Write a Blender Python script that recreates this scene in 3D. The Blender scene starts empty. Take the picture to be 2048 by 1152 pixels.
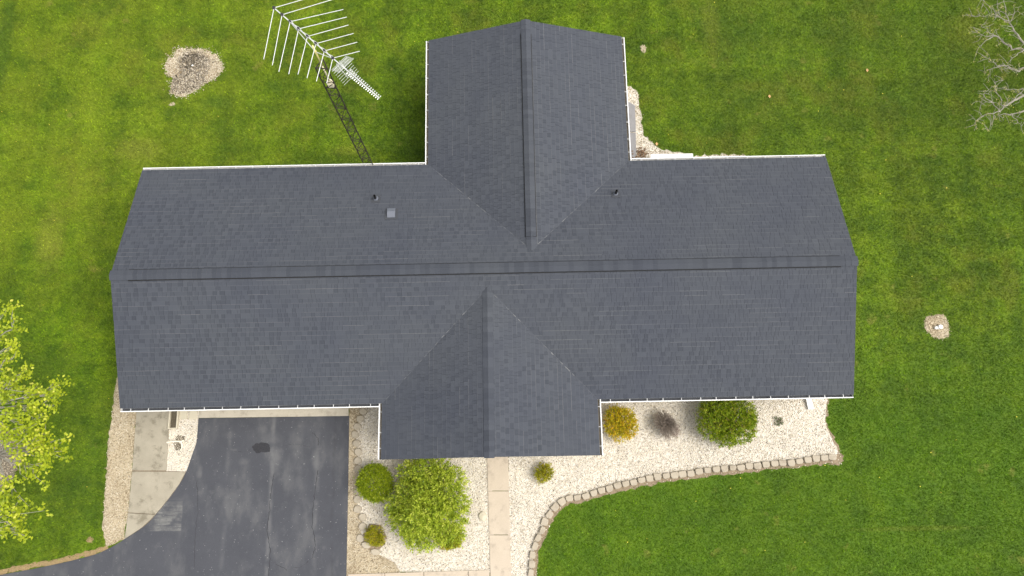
import bpy, bmesh, math, random
import numpy as np
from mathutils import Vector, Matrix
from mathutils.geometry import tessellate_polygon

rng = np.random.default_rng(7)
random.seed(7)
scene = bpy.context.scene
COL = scene.collection

# ------------------------------------------------------------------ camera
CAM_F, CAM_TILT, CAM_ROLL, CAM_YAW, CAM_H = 1548.53, 0.2265, 0.0215, -0.002, 26.0
def _axes():
    cy, sy = math.cos(-CAM_YAW), math.sin(-CAM_YAW)
    def rz(v): return Vector((cy*v[0]-sy*v[1], sy*v[0]+cy*v[1], v[2]))
    ct, st = math.cos(CAM_TILT), math.sin(CAM_TILT)
    x = rz((1, 0, 0)); u = rz((0, ct, st)); d = rz((0, st, -ct))
    cr, sr = math.cos(CAM_ROLL), math.sin(CAM_ROLL)
    return cr*x - sr*u, sr*x + cr*u, d
CR, CU, CD = _axes()
cam_data = bpy.data.cameras.new('camera')
cam = bpy.data.objects.new('camera', cam_data)
COL.objects.link(cam)
cam_data.sensor_width = 36.0
cam_data.lens = CAM_F/2048*36.0
cam_data.clip_end = 2000
cam.matrix_world = Matrix(((CR.x, CU.x, -CD.x, 0), (CR.y, CU.y, -CD.y, 0), (CR.z, CU.z, -CD.z, CAM_H), (0, 0, 0, 1)))
scene.camera = cam

# ------------------------------------------------------------------ light
SUN_EL, SUN_AZ = math.radians(60), math.radians(-14)      # azimuth measured from +x, light from the lower right
world = bpy.data.worlds.new('World'); scene.world = world
world.use_nodes = True
wn = world.node_tree.nodes; wl = world.node_tree.links
wbg = wn['Background']
sky = wn.new('ShaderNodeTexSky'); sky.sky_type = 'NISHITA'; sky.sun_disc = False
sky.sun_elevation = SUN_EL; sky.sun_rotation = math.radians(90) - SUN_AZ
sky.air_density = 1.0; sky.dust_density = 4.0; sky.ozone_density = 1.0
hsv = wn.new('ShaderNodeHueSaturation'); hsv.inputs['Saturation'].default_value = 0.22   # thin white overcast
wl.new(sky.outputs[0], hsv.inputs['Color']); wl.new(hsv.outputs[0], wbg.inputs[0])
wbg.inputs[1].default_value = 0.15
sun_d = bpy.data.lights.new('sun', 'SUN'); sun_d.energy = 1.35; sun_d.angle = math.radians(35)
sun_d.color = (1.0, 0.95, 0.87)
sun = bpy.data.objects.new('sun', sun_d); COL.objects.link(sun)
sdir = Vector((math.cos(SUN_EL)*math.cos(SUN_AZ), math.cos(SUN_EL)*math.sin(SUN_AZ), math.sin(SUN_EL)))
sun.rotation_euler = sdir.to_track_quat('Z', 'Y').to_euler()
sun.location = (20, -20, 40)
vs = scene.view_settings
vs.view_transform = 'Standard'; vs.look = 'None'; vs.gamma = 1.0; vs.exposure = 0.80
vs.use_curve_mapping = False

# ------------------------------------------------------------------ helpers
def G(px, py, z=0.0):
    """point at height z seen at photo pixel (px, py)"""
    d = CR*((px-1024)/CAM_F) + CU*((576-py)/CAM_F) + CD
    t = (z-CAM_H)/d.z
    return Vector((d.x*t, d.y*t, z))
def GP(pts, z=0.0): return [G(x, y, z).xy for x, y in pts]

def tag(o, label=None, cat=None, group=None, kind=None):
    if label: o['label'] = label
    if cat: o['category'] = cat
    if group: o['group'] = group
    if kind: o['kind'] = kind
    return o
def empty(name, loc=(0, 0, 0)):
    o = bpy.data.objects.new(name, None); COL.objects.link(o); o.location = loc
    o.empty_display_size = 0.2
    return o
def link(name, me, mat=None, parent=None, loc=None):
    o = bpy.data.objects.new(name, me); COL.objects.link(o)
    if mat and not me.materials: me.materials.append(mat)
    if parent is not None:
        o.parent = parent
        o.matrix_parent_inverse = Matrix.Identity(4)
        p = Vector((0, 0, 0)); q = parent
        while q is not None: p += q.location; q = q.parent
        if loc is None: o.location = -p
        else: o.location = Vector(loc) - p
    elif loc is not None: o.location = loc
    return o
def pymesh(name, verts, faces, tones=None, smooth=False):
    me = bpy.data.meshes.new(name)
    me.from_pydata([tuple(v) for v in verts], [], faces)
    if tones is not None:
        a = me.attributes.new('tone', 'FLOAT', 'FACE'); a.data.foreach_set('value', np.asarray(tones, dtype=np.float32))
    if smooth: me.shade_smooth()
    me.update()
    return me
def npmesh(name, V, F, tones=None, smooth=False):
    """V (n,3), F (m,k) with k corners each"""
    V = np.ascontiguousarray(V, dtype=np.float32); F = np.ascontiguousarray(F, dtype=np.int32)
    m, k = F.shape
    me = bpy.data.meshes.new(name)
    me.vertices.add(len(V)); me.vertices.foreach_set('co', V.ravel())
    me.loops.add(m*k); me.loops.foreach_set('vertex_index', F.ravel())
    me.polygons.add(m); me.polygons.foreach_set('loop_start', np.arange(0, m*k, k, dtype=np.int32))
    if tones is not None:
        a = me.attributes.new('tone', 'FLOAT', 'FACE'); a.data.foreach_set('value', np.asarray(tones, dtype=np.float32))
    me.update(calc_edges=True)
    if smooth: me.shade_smooth()
    return me
class MB:
    """collects verts and faces of one mesh"""
    def __init__(s): s.v = []; s.f = []
    def add(s, v, f):
        n = len(s.v); s.v += [tuple(p) for p in v]; s.f += [tuple(i+n for i in q) for q in f]
    def box(s, x0, x1, y0, y1, z0, z1):
        s.add([(x0, y0, z0), (x1, y0, z0), (x1, y1, z0), (x0, y1, z0), (x0, y0, z1), (x1, y0, z1), (x1, y1, z1), (x0, y1, z1)],
              [(0, 3, 2, 1), (4, 5, 6, 7), (0, 1, 5, 4), (1, 2, 6, 5), (2, 3, 7, 6), (3, 0, 4, 7)])
    def tube(s, pts, rad, n=6, caps=True):
        pts = [Vector(p) for p in pts]
        if not isinstance(rad, (list, tuple)): rad = [rad]*len(pts)
        rings = []
        for i, p in enumerate(pts):
            t = (pts[min(i+1, len(pts)-1)] - pts[max(i-1, 0)])
            if t.length < 1e-9: t = Vector((0, 0, 1))
            t.normalize()
            a = t.cross(Vector((0.31, 0.17, 0.93)) if abs(t.z) < 0.9 else Vector((1, 0, 0))).normalized(); b = t.cross(a)
            rings.append([p + rad[i]*(math.cos(2*math.pi*k/n)*a + math.sin(2*math.pi*k/n)*b) for k in range(n)])
        v = [q for r in rings for q in r]; f = []
        for i in range(len(pts)-1):
            for k in range(n):
                k2 = (k+1) % n
                f.append((i*n+k, i*n+k2, (i+1)*n+k2, (i+1)*n+k))
        if caps: f.append(tuple(range(n))[::-1]); f.append(tuple((len(pts)-1)*n+k for k in range(n)))
        s.add(v, f)
    def prism(s, poly, z0, z1):
        n = len(poly); P = [Vector((p[0], p[1], 0)) for p in poly]
        area = sum(P[i].x*P[(i+1) % n].y - P[(i+1) % n].x*P[i].y for i in range(n))
        if area < 0: P = P[::-1]
        tri = tessellate_polygon([P])
        v = [(p.x, p.y, z0) for p in P] + [(p.x, p.y, z1) for p in P]
        f = []
        for t in tri:
            a, b, c = t
            cr = (P[b]-P[a]).cross(P[c]-P[a]).z
            if cr < 0: a, c = c, a
            f.append((a+n, b+n, c+n)); f.append((c, b, a))
        for i in range(n): f.append((i, (i+1) % n, (i+1) % n+n, i+n))
        s.add(v, f)
    def sweep(s, prof, a, b, up=Vector((0, 0, 1))):
        """closed profile [(side, height)] swept from a to b; side = right of travel"""
        a = Vector(a); b = Vector(b); t = (b-a).normalized(); r = t.cross(up).normalized()
        n = len(prof)
        v = [a + r*p[0] + up*p[1] for p in prof] + [b + r*p[0] + up*p[1] for p in prof]
        f = [(i, (i+1) % n, (i+1) % n+n, i+n) for i in range(n)]
        tri = tessellate_polygon([[Vector((p[0], p[1], 0)) for p in prof]])
        f += [tuple(q) for q in tri] + [tuple(j+n for j in q[::-1]) for q in tri]
        s.add(v, f)
    def mesh(s, name, bevel=0, smooth=False):
        me = pymesh(name, s.v, s.f)
        bm = bmesh.new(); bm.from_mesh(me)
        bmesh.ops.recalc_face_normals(bm, faces=bm.faces)
        if bevel:
            ed = [e for e in bm.edges if len(e.link_faces) == 2 and e.calc_face_angle(0) > 0.5]
            bmesh.ops.bevel(bm, geom=ed, offset=bevel, segments=1, affect='EDGES', profile=0.6)
        bm.to_mesh(me); bm.free()
        if smooth: me.shade_smooth()
        return me
    def build(s, name, mat, parent=None, bevel=0, smooth=False): return link(name, s.mesh(name, bevel, smooth), mat, parent)

def rough(poly, step=0.12, amp=0.04, seed=1):
    """subdivide a closed outline and shake it"""
    r = np.random.default_rng(seed); out = []
    n = len(poly)
    for i in range(n):
        a = Vector(poly[i]); b = Vector(poly[(i+1) % n]); L = (b-a).length
        k = max(1, int(L/step))
        for j in range(k):
            p = a.lerp(b, j/k); out.append(Vector((p.x + r.normal()*amp*0.6, p.y + r.normal()*amp*0.6)))
    return out
def smooth_line(pts, k=6):
    """Catmull-Rom through the points"""
    P = [Vector(p) for p in pts]; out = []
    for i in range(len(P)-1):
        p0 = P[max(i-1, 0)]; p1 = P[i]; p2 = P[i+1]; p3 = P[min(i+2, len(P)-1)]
        for j in range(k):
            t = j/k
            out.append(0.5*((2*p1) + (p2-p0)*t + (2*p0-5*p1+4*p2-p3)*t*t + (3*p1-p0-3*p2+p3)*t**3))
    out.append(P[-1]); return out
def inside(X, Y, poly):
    c = np.zeros(len(X), bool); n = len(poly); j = n-1
    for i in range(n):
        xi, yi = poly[i][0], poly[i][1]; xj, yj = poly[j][0], poly[j][1]
        if yi != yj:
            m = ((yi > Y) != (yj > Y)) & (X < (xj-xi)*(Y-yi)/(yj-yi)+xi); c ^= m
        j = i
    return c

# ------------------------------------------------------------------ materials
class NT:
    def __init__(s, name):
        s.m = bpy.data.materials.new(name); s.m.use_nodes = True
        s.t = s.m.node_tree; s.n = s.t.nodes; s.l = s.t.links; s.b = s.n['Principled BSDF']
        s.b.inputs['Roughness'].default_value = 0.85
        s.b.inputs['Specular IOR Level'].default_value = 0.3
    def pos(s):
        g = s.n.new('ShaderNodeNewGeometry'); return g.outputs['Position']
    def val(s, sock, node, key):
        if isinstance(sock, (int, float)): node.inputs[key].default_value = sock
        elif isinstance(sock, tuple): node.inputs[key].default_value = sock if len(sock) == 4 else (*sock, 1)
        else: s.l.new(sock, node.inputs[key])
    def noise(s, scale, detail=3, rough=0.6, vec=None, sx=None):
        n = s.n.new('ShaderNodeTexNoise'); n.inputs['Scale'].default_value = scale; n.inputs['Detail'].default_value = detail; n.inputs['Roughness'].default_value = rough
        v = vec or s.pos()
        if sx:
            mp = s.n.new('ShaderNodeMapping'); mp.inputs['Scale'].default_value = sx; s.l.new(v, mp.inputs[0]); v = mp.outputs[0]
        s.l.new(v, n.inputs['Vector']); return n.outputs['Fac']
    def ramp(s, fac, stops):
        r = s.n.new('ShaderNodeValToRGB'); s.l.new(fac, r.inputs[0])
        e = r.color_ramp.elements
        while len(e) < len(stops): e.new(0.5)
        for k, (p, c) in enumerate(stops):
            e[k].position = p; e[k].color = (*c, 1) if isinstance(c, tuple) else (c, c, c, 1)
        return r.outputs[0]
    def mix(s, fac, a, b, mode='MIX'):
        m = s.n.new('ShaderNodeMix'); m.data_type = 'RGBA'; m.blend_type = mode
        s.val(fac, m, 0); s.val(a, m, 6); s.val(b, m, 7); return m.outputs[2]
    def math(s, op, a, b=0.0, c=None):
        m = s.n.new('ShaderNodeMath'); m.operation = op
        s.val(a, m, 0); s.val(b, m, 1)
        if c is not None: s.val(c, m, 2)
        return m.outputs[0]
    def mrange(s, v, a, b, c=0.0, d=1.0, smooth=True):
        m = s.n.new('ShaderNodeMapRange'); m.interpolation_type = 'SMOOTHSTEP' if smooth else 'LINEAR'
        s.l.new(v, m.inputs[0])
        for k, x in ((1, a), (2, b), (3, c), (4, d)): m.inputs[k].default_value = x
        return m.outputs[0]
    def xyz(s):
        x = s.n.new('ShaderNodeSeparateXYZ'); s.l.new(s.pos(), x.inputs[0]); return x.outputs
    def tone(s, name='tone'):
        a = s.n.new('ShaderNodeAttribute'); a.attribute_name = name; return a.outputs['Fac']
    def bump(s, h, strength=0.4, dist=0.02):
        b = s.n.new('ShaderNodeBump'); b.inputs['Strength'].default_value = strength; b.inputs['Distance'].default_value = dist
        s.l.new(h, b.inputs['Height']); s.l.new(b.outputs[0], s.b.inputs['Normal'])
    def color(s, c): s.val(c, s.b, 'Base Color'); return s.m
    def blob(s, cx, cy, rx, ry, soft=0.5, wob=0.35, sc=3.0):
        """soft irregular patch on the ground round (cx, cy)"""
        X = s.xyz()
        dx = s.math('DIVIDE', s.math('SUBTRACT', X[0], cx), rx); dy = s.math('DIVIDE', s.math('SUBTRACT', X[1], cy), ry)
        d = s.math('SQRT', s.math('ADD', s.math('MULTIPLY', dx, dx), s.math('MULTIPLY', dy, dy)))
        d = s.math('ADD', d, s.math('MULTIPLY', s.math('SUBTRACT', s.noise(sc, 4), 0.5), wob*2))
        return s.mrange(d, 1.0, 1.0-soft, 0, 1)

def plain(name, c, r=0.6, metallic=0.0, spec=0.4, var=0.12, vs_=4.0):
    t = NT(name); t.b.inputs['Roughness'].default_value = r; t.b.inputs['Metallic'].default_value = metallic
    t.b.inputs['Specular IOR Level'].default_value = spec
    n = t.noise(vs_, 5, 0.65)
    return t.color(t.mix(n, tuple(x*(1-var) for x in c), tuple(min(1, x*(1+var)) for x in c)))

def grass_color(t):
    """turf colour in plan: patches, worn yellow areas, faint mowing bands, some painted shade"""
    big = t.noise(0.16, 3, 0.55); mid = t.noise(0.75, 4, 0.6); small = t.noise(3.2, 4, 0.65)
    X = t.xyz()
    c = t.ramp(big, [(0.32, (0.072, 0.136, 0.004)), (0.5, (0.110, 0.180, 0.006)), (0.68, (0.160, 0.225, 0.010))])
    c2 = t.ramp(mid, [(0.3, (0.060, 0.118, 0.004)), (0.5, (0.112, 0.180, 0.006)), (0.72, (0.185, 0.240, 0.014))])
    c = t.mix(0.52, c, c2)
    c3 = t.ramp(small, [(0.3, (0.062, 0.118, 0.004)), (0.52, (0.112, 0.178, 0.006)), (0.75, (0.190, 0.240, 0.016))])
    c = t.mix(0.38, c, c3)
    c = t.mix(1.0, c, t.ramp(t.noise(8.5, 4, 0.75), [(0.28, (0.62, 0.65, 0.7)), (0.5, (1.0, 1.0, 1.0)), (0.74, (1.42, 1.36, 1.3))]), 'MULTIPLY')
    clump = t.noise(1.7, 5, 0.7)
    c = t.mix(0.85, c, t.ramp(clump, [(0.34, (0.56, 0.64, 0.7)), (0.5, (1.0, 1.0, 1.0)), (0.68, (1.34, 1.24, 1.2))]), 'MULTIPLY')
    band = t.noise(0.5, 2, 0.5, sx=(1.9, 0.16, 1)); band2 = t.noise(0.5, 2, 0.5, sx=(0.2, 1.6, 1))
    c = t.mix(0.55, c, t.ramp(band, [(0.38, 0.74), (0.62, 1.24)]), 'MULTIPLY')
    c = t.mix(0.55, c, t.ramp(band2, [(0.38, 0.76), (0.62, 1.20)]), 'MULTIPLY')
    # the back-left lawn is thinner and yellower, the front-right lawn lusher
    yl = t.math('MULTIPLY', t.mrange(X[0], -4, -13), t.mrange(X[1], 4.0, 9.0))
    c = t.mix(t.math('MULTIPLY', yl, t.mrange(mid, 0.3, 0.7, 0.15, 0.6)), c, (0.190, 0.235, 0.016))
    lush = t.math('MULTIPLY', t.mrange(X[0], -1.5, 1.5), t.mrange(X[1], 5.0, 1.0))
    c = t.mix(t.math('MULTIPLY', lush, 0.6), c, (0.066, 0.145, 0.003))
    dull = t.math('MULTIPLY', t.mrange(X[0], 5, 9), t.mrange(X[1], 8, 13))
    c = t.mix(t.math('MULTIPLY', dull, t.mrange(mid, 0.35, 0.65, 0.1, 0.55)), c, (0.075, 0.120, 0.010))
    worn = t.mrange(t.noise(0.42, 5, 0.68), 0.5, 0.66)
    c = t.mix(t.math('MULTIPLY', worn, t.math('MULTIPLY', t.mrange(X[1], 1.0, 6.0), 0.45)), c, (0.150, 0.155, 0.020))
    deep = t.mrange(t.noise(0.55, 5, 0.7, sx=(1.0, 1.3, 1)), 0.5, 0.36)
    c = t.mix(t.math('MULTIPLY', deep, 0.5), c, (0.050, 0.100, 0.006))
    # dry straw-coloured spots
    dry = t.mrange(t.noise(1.35, 3, 0.6), 0.63, 0.74)
    c = t.mix(t.math('MULTIPLY', dry, 0.42), c, (0.26, 0.24, 0.06))
    for px, py, rx, ry, k in ((430, 205, .9, .35, .5), (8, 90, .45, 3.2, .55), (820, 290, .7, 1.2, .35), (150, 900, 2.2, 3.5, .35), (60, 760, 2.2, 2.0, .4), (1480, 90, 1.6, 1.3, .3), (1790, 200, 1.8, .7, .3)):  # darker turf; the blobs beside house and tree are painted soft shade
        p = G(px, py); c = t.mix(t.math('MULTIPLY', t.blob(p.x, p.y, rx, ry, 0.8), k), c, (0.052, 0.105, 0.012))
    for px, py, rx, ry, k in ((1830, 1057, 3.0, .12, .16), (1420, 40, .5, 1.6, .2), (700, 300, 1.2, .3, .2), (100, 480, .7, 1.6, .3), (280, 300, 1.2, .7, .3)):
        p = G(px, py); c = t.mix(t.math('MULTIPLY', t.blob(p.x, p.y, rx, ry, 0.8, .6), k), c, (0.29, 0.27, 0.055))
    c = t.mix(1.0, c, (1.14, 1.22, 0.95), 'MULTIPLY')
    return c
def m_grass(name, blades):
    t = NT(name); c = grass_color(t)
    if blades:
        tn = t.tone()
        c = t.mix(1.0, c, t.ramp(tn, [(0.0, (0.50, 0.52, 0.5)), (0.5, (1.0, 1.0, 1.0)), (0.9, (1.6, 1.52, 1.4)), (1.0, (2.2, 2.0, 2.0))]), 'MULTIPLY')
    else:
        c = t.mix(1.0, c, (0.74, 0.70, 0.72), 'MULTIPLY')
        t.bump(t.noise(28, 3), 0.8, 0.03)
    t.color(c); t.b.inputs['Roughness'].default_value = 0.7; t.b.inputs['Specular IOR Level'].default_value = 0.25
    if blades:
        tr = t.n.new('ShaderNodeBsdfTranslucent'); t.l.new(c, tr.inputs[0])
        ms = t.n.new('ShaderNodeMixShader'); ms.inputs[0].default_value = 0.3
        t.l.new(t.b.outputs[0], ms.inputs[1]); t.l.new(tr.outputs[0], ms.inputs[2]); t.l.new(ms.outputs[0], t.n['Material Output'].inputs[0])
    return t.m
def m_leaf(name, stops, trans=0.35, rough=0.55):
    t = NT(name); c = t.ramp(t.tone(), stops)
    t.color(c); t.b.inputs['Roughness'].default_value = rough; t.b.inputs['Specular IOR Level'].default_value = 0.35
    tr = t.n.new('ShaderNodeBsdfTranslucent'); t.l.new(c, tr.inputs[0])
    ms = t.n.new('ShaderNodeMixShader'); ms.inputs[0].default_value = trans
    t.l.new(t.b.outputs[0], ms.inputs[1]); t.l.new(tr.outputs[0], ms.inputs[2]); t.l.new(ms.outputs[0], t.n['Material Output'].inputs[0])
    return t.m
def m_shingle():
    t = NT('shingle')
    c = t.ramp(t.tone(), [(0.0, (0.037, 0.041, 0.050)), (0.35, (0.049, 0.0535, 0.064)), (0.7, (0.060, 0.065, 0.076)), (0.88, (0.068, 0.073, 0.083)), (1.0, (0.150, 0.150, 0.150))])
    w = t.noise(0.35, 4, 0.6); c = t.mix(0.7, c, t.ramp(w, [(0.3, (0.86, 0.88, 0.95)), (0.7, (1.12, 1.12, 1.07))]), 'MULTIPLY')
    g = t.noise(95, 2, 0.7); c = t.mix(0.85, c, t.ramp(g, [(0.25, 0.78), (0.75, 1.24)]), 'MULTIPLY')
    t.color(c); t.b.inputs['Roughness'].default_value = 0.9; t.bump(g, 0.35, 0.004)
    return t.m
def m_gravel(name, stops, base=False):
    t = NT(name)
    if base:
        c = t.ramp(t.noise(26, 4, 0.7), stops); c = t.mix(0.5, c, t.ramp(t.noise(1.1, 3), [(0.3, 0.8), (0.7, 1.15)]), 'MULTIPLY')
        t.bump(t.noise(40, 3), 0.7, 0.02)
    else:
        c = t.ramp(t.tone(), stops)
        c = t.mix(0.6, c, t.ramp(t.noise(1.3, 5, .7), [(0.3, (0.66, 0.62, 0.55)), (0.55, (1.0, 1.0, 1.0)), (0.7, (1.06, 1.06, 1.06))]), 'MULTIPLY')
        if name.startswith('tan'): c = t.mix(t.math('MULTIPLY', t.mrange(t.noise(1.0, 5, .7), .46, .64), .7), c, (0.29, 0.21, 0.115))
    return t.color(c)
def m_concrete(name, lo, hi, stain, st=0.6):
    t = NT(name)
    c = t.mix(t.noise(1.6, 5, 0.65), lo, hi)
    c = t.mix(t.math('MULTIPLY', t.mrange(t.noise(2.6, 5, 0.7), 0.5, 0.68), st), c, stain)
    c = t.mix(0.6, c, t.ramp(t.noise(45, 3, 0.7), [(0.25, 0.82), (0.75, 1.16)]), 'MULTIPLY')
    t.bump(t.noise(60, 3), 0.25, 0.005)
    return t.color(c)
def m_asphalt():
    t = NT('asphalt_sealed')
    c = t.mix(t.noise(1.0, 5, 0.6), (0.042, 0.044, 0.052), (0.066, 0.068, 0.077))
    X = t.xyz()
    cloud = t.mrange(t.noise(0.85, 5, 0.62, sx=(1.5, 0.7, 1)), 0.47, 0.72)
    c = t.mix(t.math('MULTIPLY', cloud, 0.55), c, (0.115, 0.115, 0.116))
    spots = t.mrange(t.noise(2.3, 5, 0.65), 0.58, 0.76)
    c = t.mix(t.math('MULTIPLY', spots, 0.22), c, (0.17, 0.168, 0.162))
    for px, w, k in ((543, 0.12, 0.3), (633, 0.14, 0.22), (597, 0.2, 0.14), (455, 0.12, 0.14), (668, 0.10, -0.35)):
        gx = G(px, 960).x
        wob = t.math('ADD', X[0], t.math('MULTIPLY', t.math('SUBTRACT', t.noise(0.8, 3), 0.5), 0.22))
        d = t.math('ABSOLUTE', t.math('SUBTRACT', wob, gx))
        mk = t.math('MULTIPLY', t.mrange(d, w, 0.0), t.mrange(t.noise(1.7, 4), 0.34, 0.62))
        c = t.mix(t.math('MULTIPLY', mk, abs(k)), c, (0.20, 0.198, 0.192) if k > 0 else (0.035, 0.035, 0.04))
    for (px, py, rx, ry, k) in ((550, 915, .38, .55, .62), (632, 925, .22, .42, .5), (487, 925, .25, .2, .4), (400, 945, .14, .28, .4), (540, 880, .5, .3, .35), (440, 985, .2, .35, .3), (462, 870, .3, .2, .25), (20, 1142, 1.2, .4, .3)):
        p = G(px, py); c = t.mix(t.math('MULTIPLY', t.blob(p.x, p.y, rx, ry, 0.95, 0.9, 2.0), k*.6), c, (0.19, 0.188, 0.182))
    # old scuffed rectangle beside the concrete
    a = G(296, 1064); b = G(368, 1008)
    rect = t.math('MULTIPLY', t.math('MULTIPLY', t.mrange(X[0], a.x-0.1, a.x+0.35), t.mrange(X[0], b.x, b.x-0.06)), t.math('MULTIPLY', t.mrange(X[1], a.y, a.y+0.05), t.mrange(X[1], b.y+0.3, b.y-0.25)))
    streak = t.noise(2.0, 4, 0.7, sx=(0.5, 6, 1))
    c = t.mix(t.math('MULTIPLY', rect, t.math('MULTIPLY', t.mrange(streak, 0.30, 0.66, 0.05, 0.6), t.mrange(t.noise(3.0, 5, .7), .32, .62, .15, 1.0))), c, (0.23, 0.225, 0.205))
    c = t.mix(0.75, c, t.ramp(t.noise(75, 3, 0.75), [(0.25, 0.70), (0.75, 1.32)]), 'MULTIPLY')
    c = t.mix(t.mrange(t.noise(22, 2, 0.5), 0.72, 0.76), c, (0.3, 0.3, 0.29))
    t.color(c); t.b.inputs['Roughness'].default_value = 0.75; t.bump(t.noise(80, 3), 0.4, 0.006)
    return t.m
def m_soil(name, lo, hi):
    t = NT(name); n = t.noise(14, 5, 0.75); t.bump(n, 0.8, 0.03)
    c = t.mix(n, lo, hi)
    return t.color(t.mix(0.7, c, t.ramp(t.noise(45, 3, 0.7), [(0.3, 0.65), (0.7, 1.35)]), 'MULTIPLY'))
def m_siding():
    t = NT('siding'); X = t.xyz()
    w = t.math('FRACT', t.math('DIVIDE', X[2], 0.11)); t.bump(w, 0.6, 0.02)
    return t.color((0.62, 0.60, 0.55))
def m_bark(name, a, b):
    t = NT(name); n = t.noise(9, 4, 0.7); t.bump(n, 0.6, 0.02); return t.color(t.mix(n, a, b))

M = dict(
    turf=m_grass('turf', False), blades=m_grass('grass_blade', True), shingle=m_shingle(), asphalt=m_asphalt(),
    deck=plain('roof_deck', (0.05, 0.053, 0.06), 0.9), hang=plain('hanger_metal', (0.55, 0.55, 0.54), 0.5), white=plain('white_aluminium', (0.74, 0.735, 0.71), 0.45, 0, 0.4, 0.05),
    vent_core=plain('vent_plastic', (0.012, 0.012, 0.013), 0.8), siding=m_siding(), door=plain('door_paint', (0.70, 0.68, 0.62), 0.5),
    soffit=plain('soffit', (0.7, 0.69, 0.66), 0.6), rubber=plain('black_rubber', (0.012, 0.012, 0.013), 0.55), tin=plain('grey_tin', (0.13, 0.14, 0.165), 0.55, 0.2),
    gravel=m_gravel('white_gravel', [(0, (0.15, 0.13, 0.105)), (0.12, (0.38, 0.33, 0.265)), (0.25, (0.60, 0.53, 0.405)), (0.6, (0.74, 0.665, 0.53)), (1, (0.84, 0.785, 0.665))]),
    gravel_base=m_gravel('gravel_bed', [(0.3, (0.34, 0.30, 0.25)), (0.5, (0.58, 0.53, 0.45)), (0.7, (0.72, 0.67, 0.59))], True),
    tan=m_gravel('tan_gravel', [(0, (0.14, 0.105, 0.06)), (0.2, (0.33, 0.265, 0.17)), (0.6, (0.52, 0.44, 0.31)), (1, (0.74, 0.67, 0.54))]),
    mulch=m_gravel('mulch_chips', [(0, (0.045, 0.035, 0.024)), (0.3, (0.14, 0.115, 0.08)), (0.6, (0.30, 0.255, 0.19)), (0.85, (0.46, 0.40, 0.31)), (1, (0.68, 0.61, 0.50))]),
    tan_base=m_gravel('tan_bed', [(0.3, (0.22, 0.17, 0.10)), (0.5, (0.40, 0.33, 0.22)), (0.7, (0.54, 0.46, 0.34))], True),
    grey_conc=m_concrete('old_concrete', (0.22, 0.195, 0.145), (0.39, 0.35, 0.27), (0.15, 0.13, 0.09), 0.75),
    beige_conc=m_concrete('beige_concrete', (0.40, 0.335, 0.255), (0.52, 0.44, 0.345), (0.28, 0.235, 0.185), 0.6),
    pale_conc=m_concrete('apron_concrete', (0.38, 0.34, 0.27), (0.50, 0.45, 0.36), (0.25, 0.22, 0.17), 0.5),
    pad_conc=m_concrete('pad_concrete', (0.20, 0.195, 0.195), (0.26, 0.25, 0.25), (0.16, 0.155, 0.15), 0.4),
    block=m_concrete('edging_block', (0.31, 0.265, 0.20), (0.44, 0.385, 0.295), (0.22, 0.18, 0.13), 0.5),
    soil=m_soil('soil', (0.13, 0.095, 0.06), (0.35, 0.27, 0.18)), dirt=m_soil('grey_dirt', (0.06, 0.05, 0.036), (0.27, 0.23, 0.17)),
    dark_soil=m_soil('dark_soil', (0.045, 0.036, 0.024), (0.15, 0.125, 0.085)), drygrass=m_soil('dry_grass', (0.16, 0.11, 0.05), (0.36, 0.26, 0.13)),
    alu=plain('antenna_aluminium', (0.70, 0.70, 0.68), 0.4, 0.25, 0.5, 0.06), tower=plain('weathered_steel', (0.040, 0.032, 0.025), 0.7, 0.2, 0.4, 0.4),
    brace=plain('brace_steel', (0.14, 0.115, 0.09), 0.7, 0.1, 0.4, 0.3), rotor=plain('rotor_cream', (0.78, 0.70, 0.50), 0.5), yellow=plain('mast_yellowed', (0.72, 0.62, 0.26), 0.5), insul=plain('insulator', (0.03, 0.03, 0.03), 0.5),
    bark=m_bark('bark_brown', (0.10, 0.075, 0.05), (0.20, 0.16, 0.11)), bark_grey=m_bark('bark_grey', (0.20, 0.185, 0.15), (0.36, 0.33, 0.27)),
    bark_bare=m_bark('bark_bare', (0.20, 0.185, 0.14), (0.34, 0.315, 0.25)),
    twig=m_bark('twig_purple', (0.15, 0.12, 0.095), (0.38, 0.32, 0.265)), stick=plain('bleached_wood', (0.68, 0.62, 0.50), 0.8), brick_tan=plain('tan_paver', (0.50, 0.45, 0.34), 0.85),
    petal=plain('dandelion_yellow', (0.80, 0.66, 0.08), 0.6), leaf_dry=plain('dry_leaf', (0.55, 0.33, 0.14), 0.8), leaf_red=plain('brown_leaf', (0.17, 0.105, 0.06), 0.8),
)
L_LIME = [(0, (0.09, 0.16, 0.012)), (0.3, (0.29, 0.39, 0.028)), (0.7, (0.54, 0.61, 0.055)), (1, (0.76, 0.78, 0.18))]
L_BOX = [(0, (0.09, 0.15, 0.004)), (0.4, (0.24, 0.33, 0.008)), (0.8, (0.40, 0.46, 0.016)), (1, (0.56, 0.60, 0.06))]
L_GREEN = [(0, (0.06, 0.105, 0.005)), (0.4, (0.21, 0.31, 0.012)), (0.66, (0.33, 0.42, 0.016)), (0.80, (0.52, 0.52, 0.035)), (0.9, (0.26, 0.17, 0.08)), (1, (0.22, 0.14, 0.09))]
L_GOLD = [(0, (0.20, 0.20, 0.015)), (0.3, (0.40, 0.38, 0.015)), (0.6, (0.68, 0.54, 0.018)), (0.85, (0.80, 0.54, 0.03)), (1, (0.66, 0.28, 0.06))]
L_SMALL = [(0, (0.09, 0.11, 0.005)), (0.4, (0.31, 0.31, 0.010)), (0.8, (0.52, 0.48, 0.02)), (1, (0.56, 0.36, 0.05))]
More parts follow.
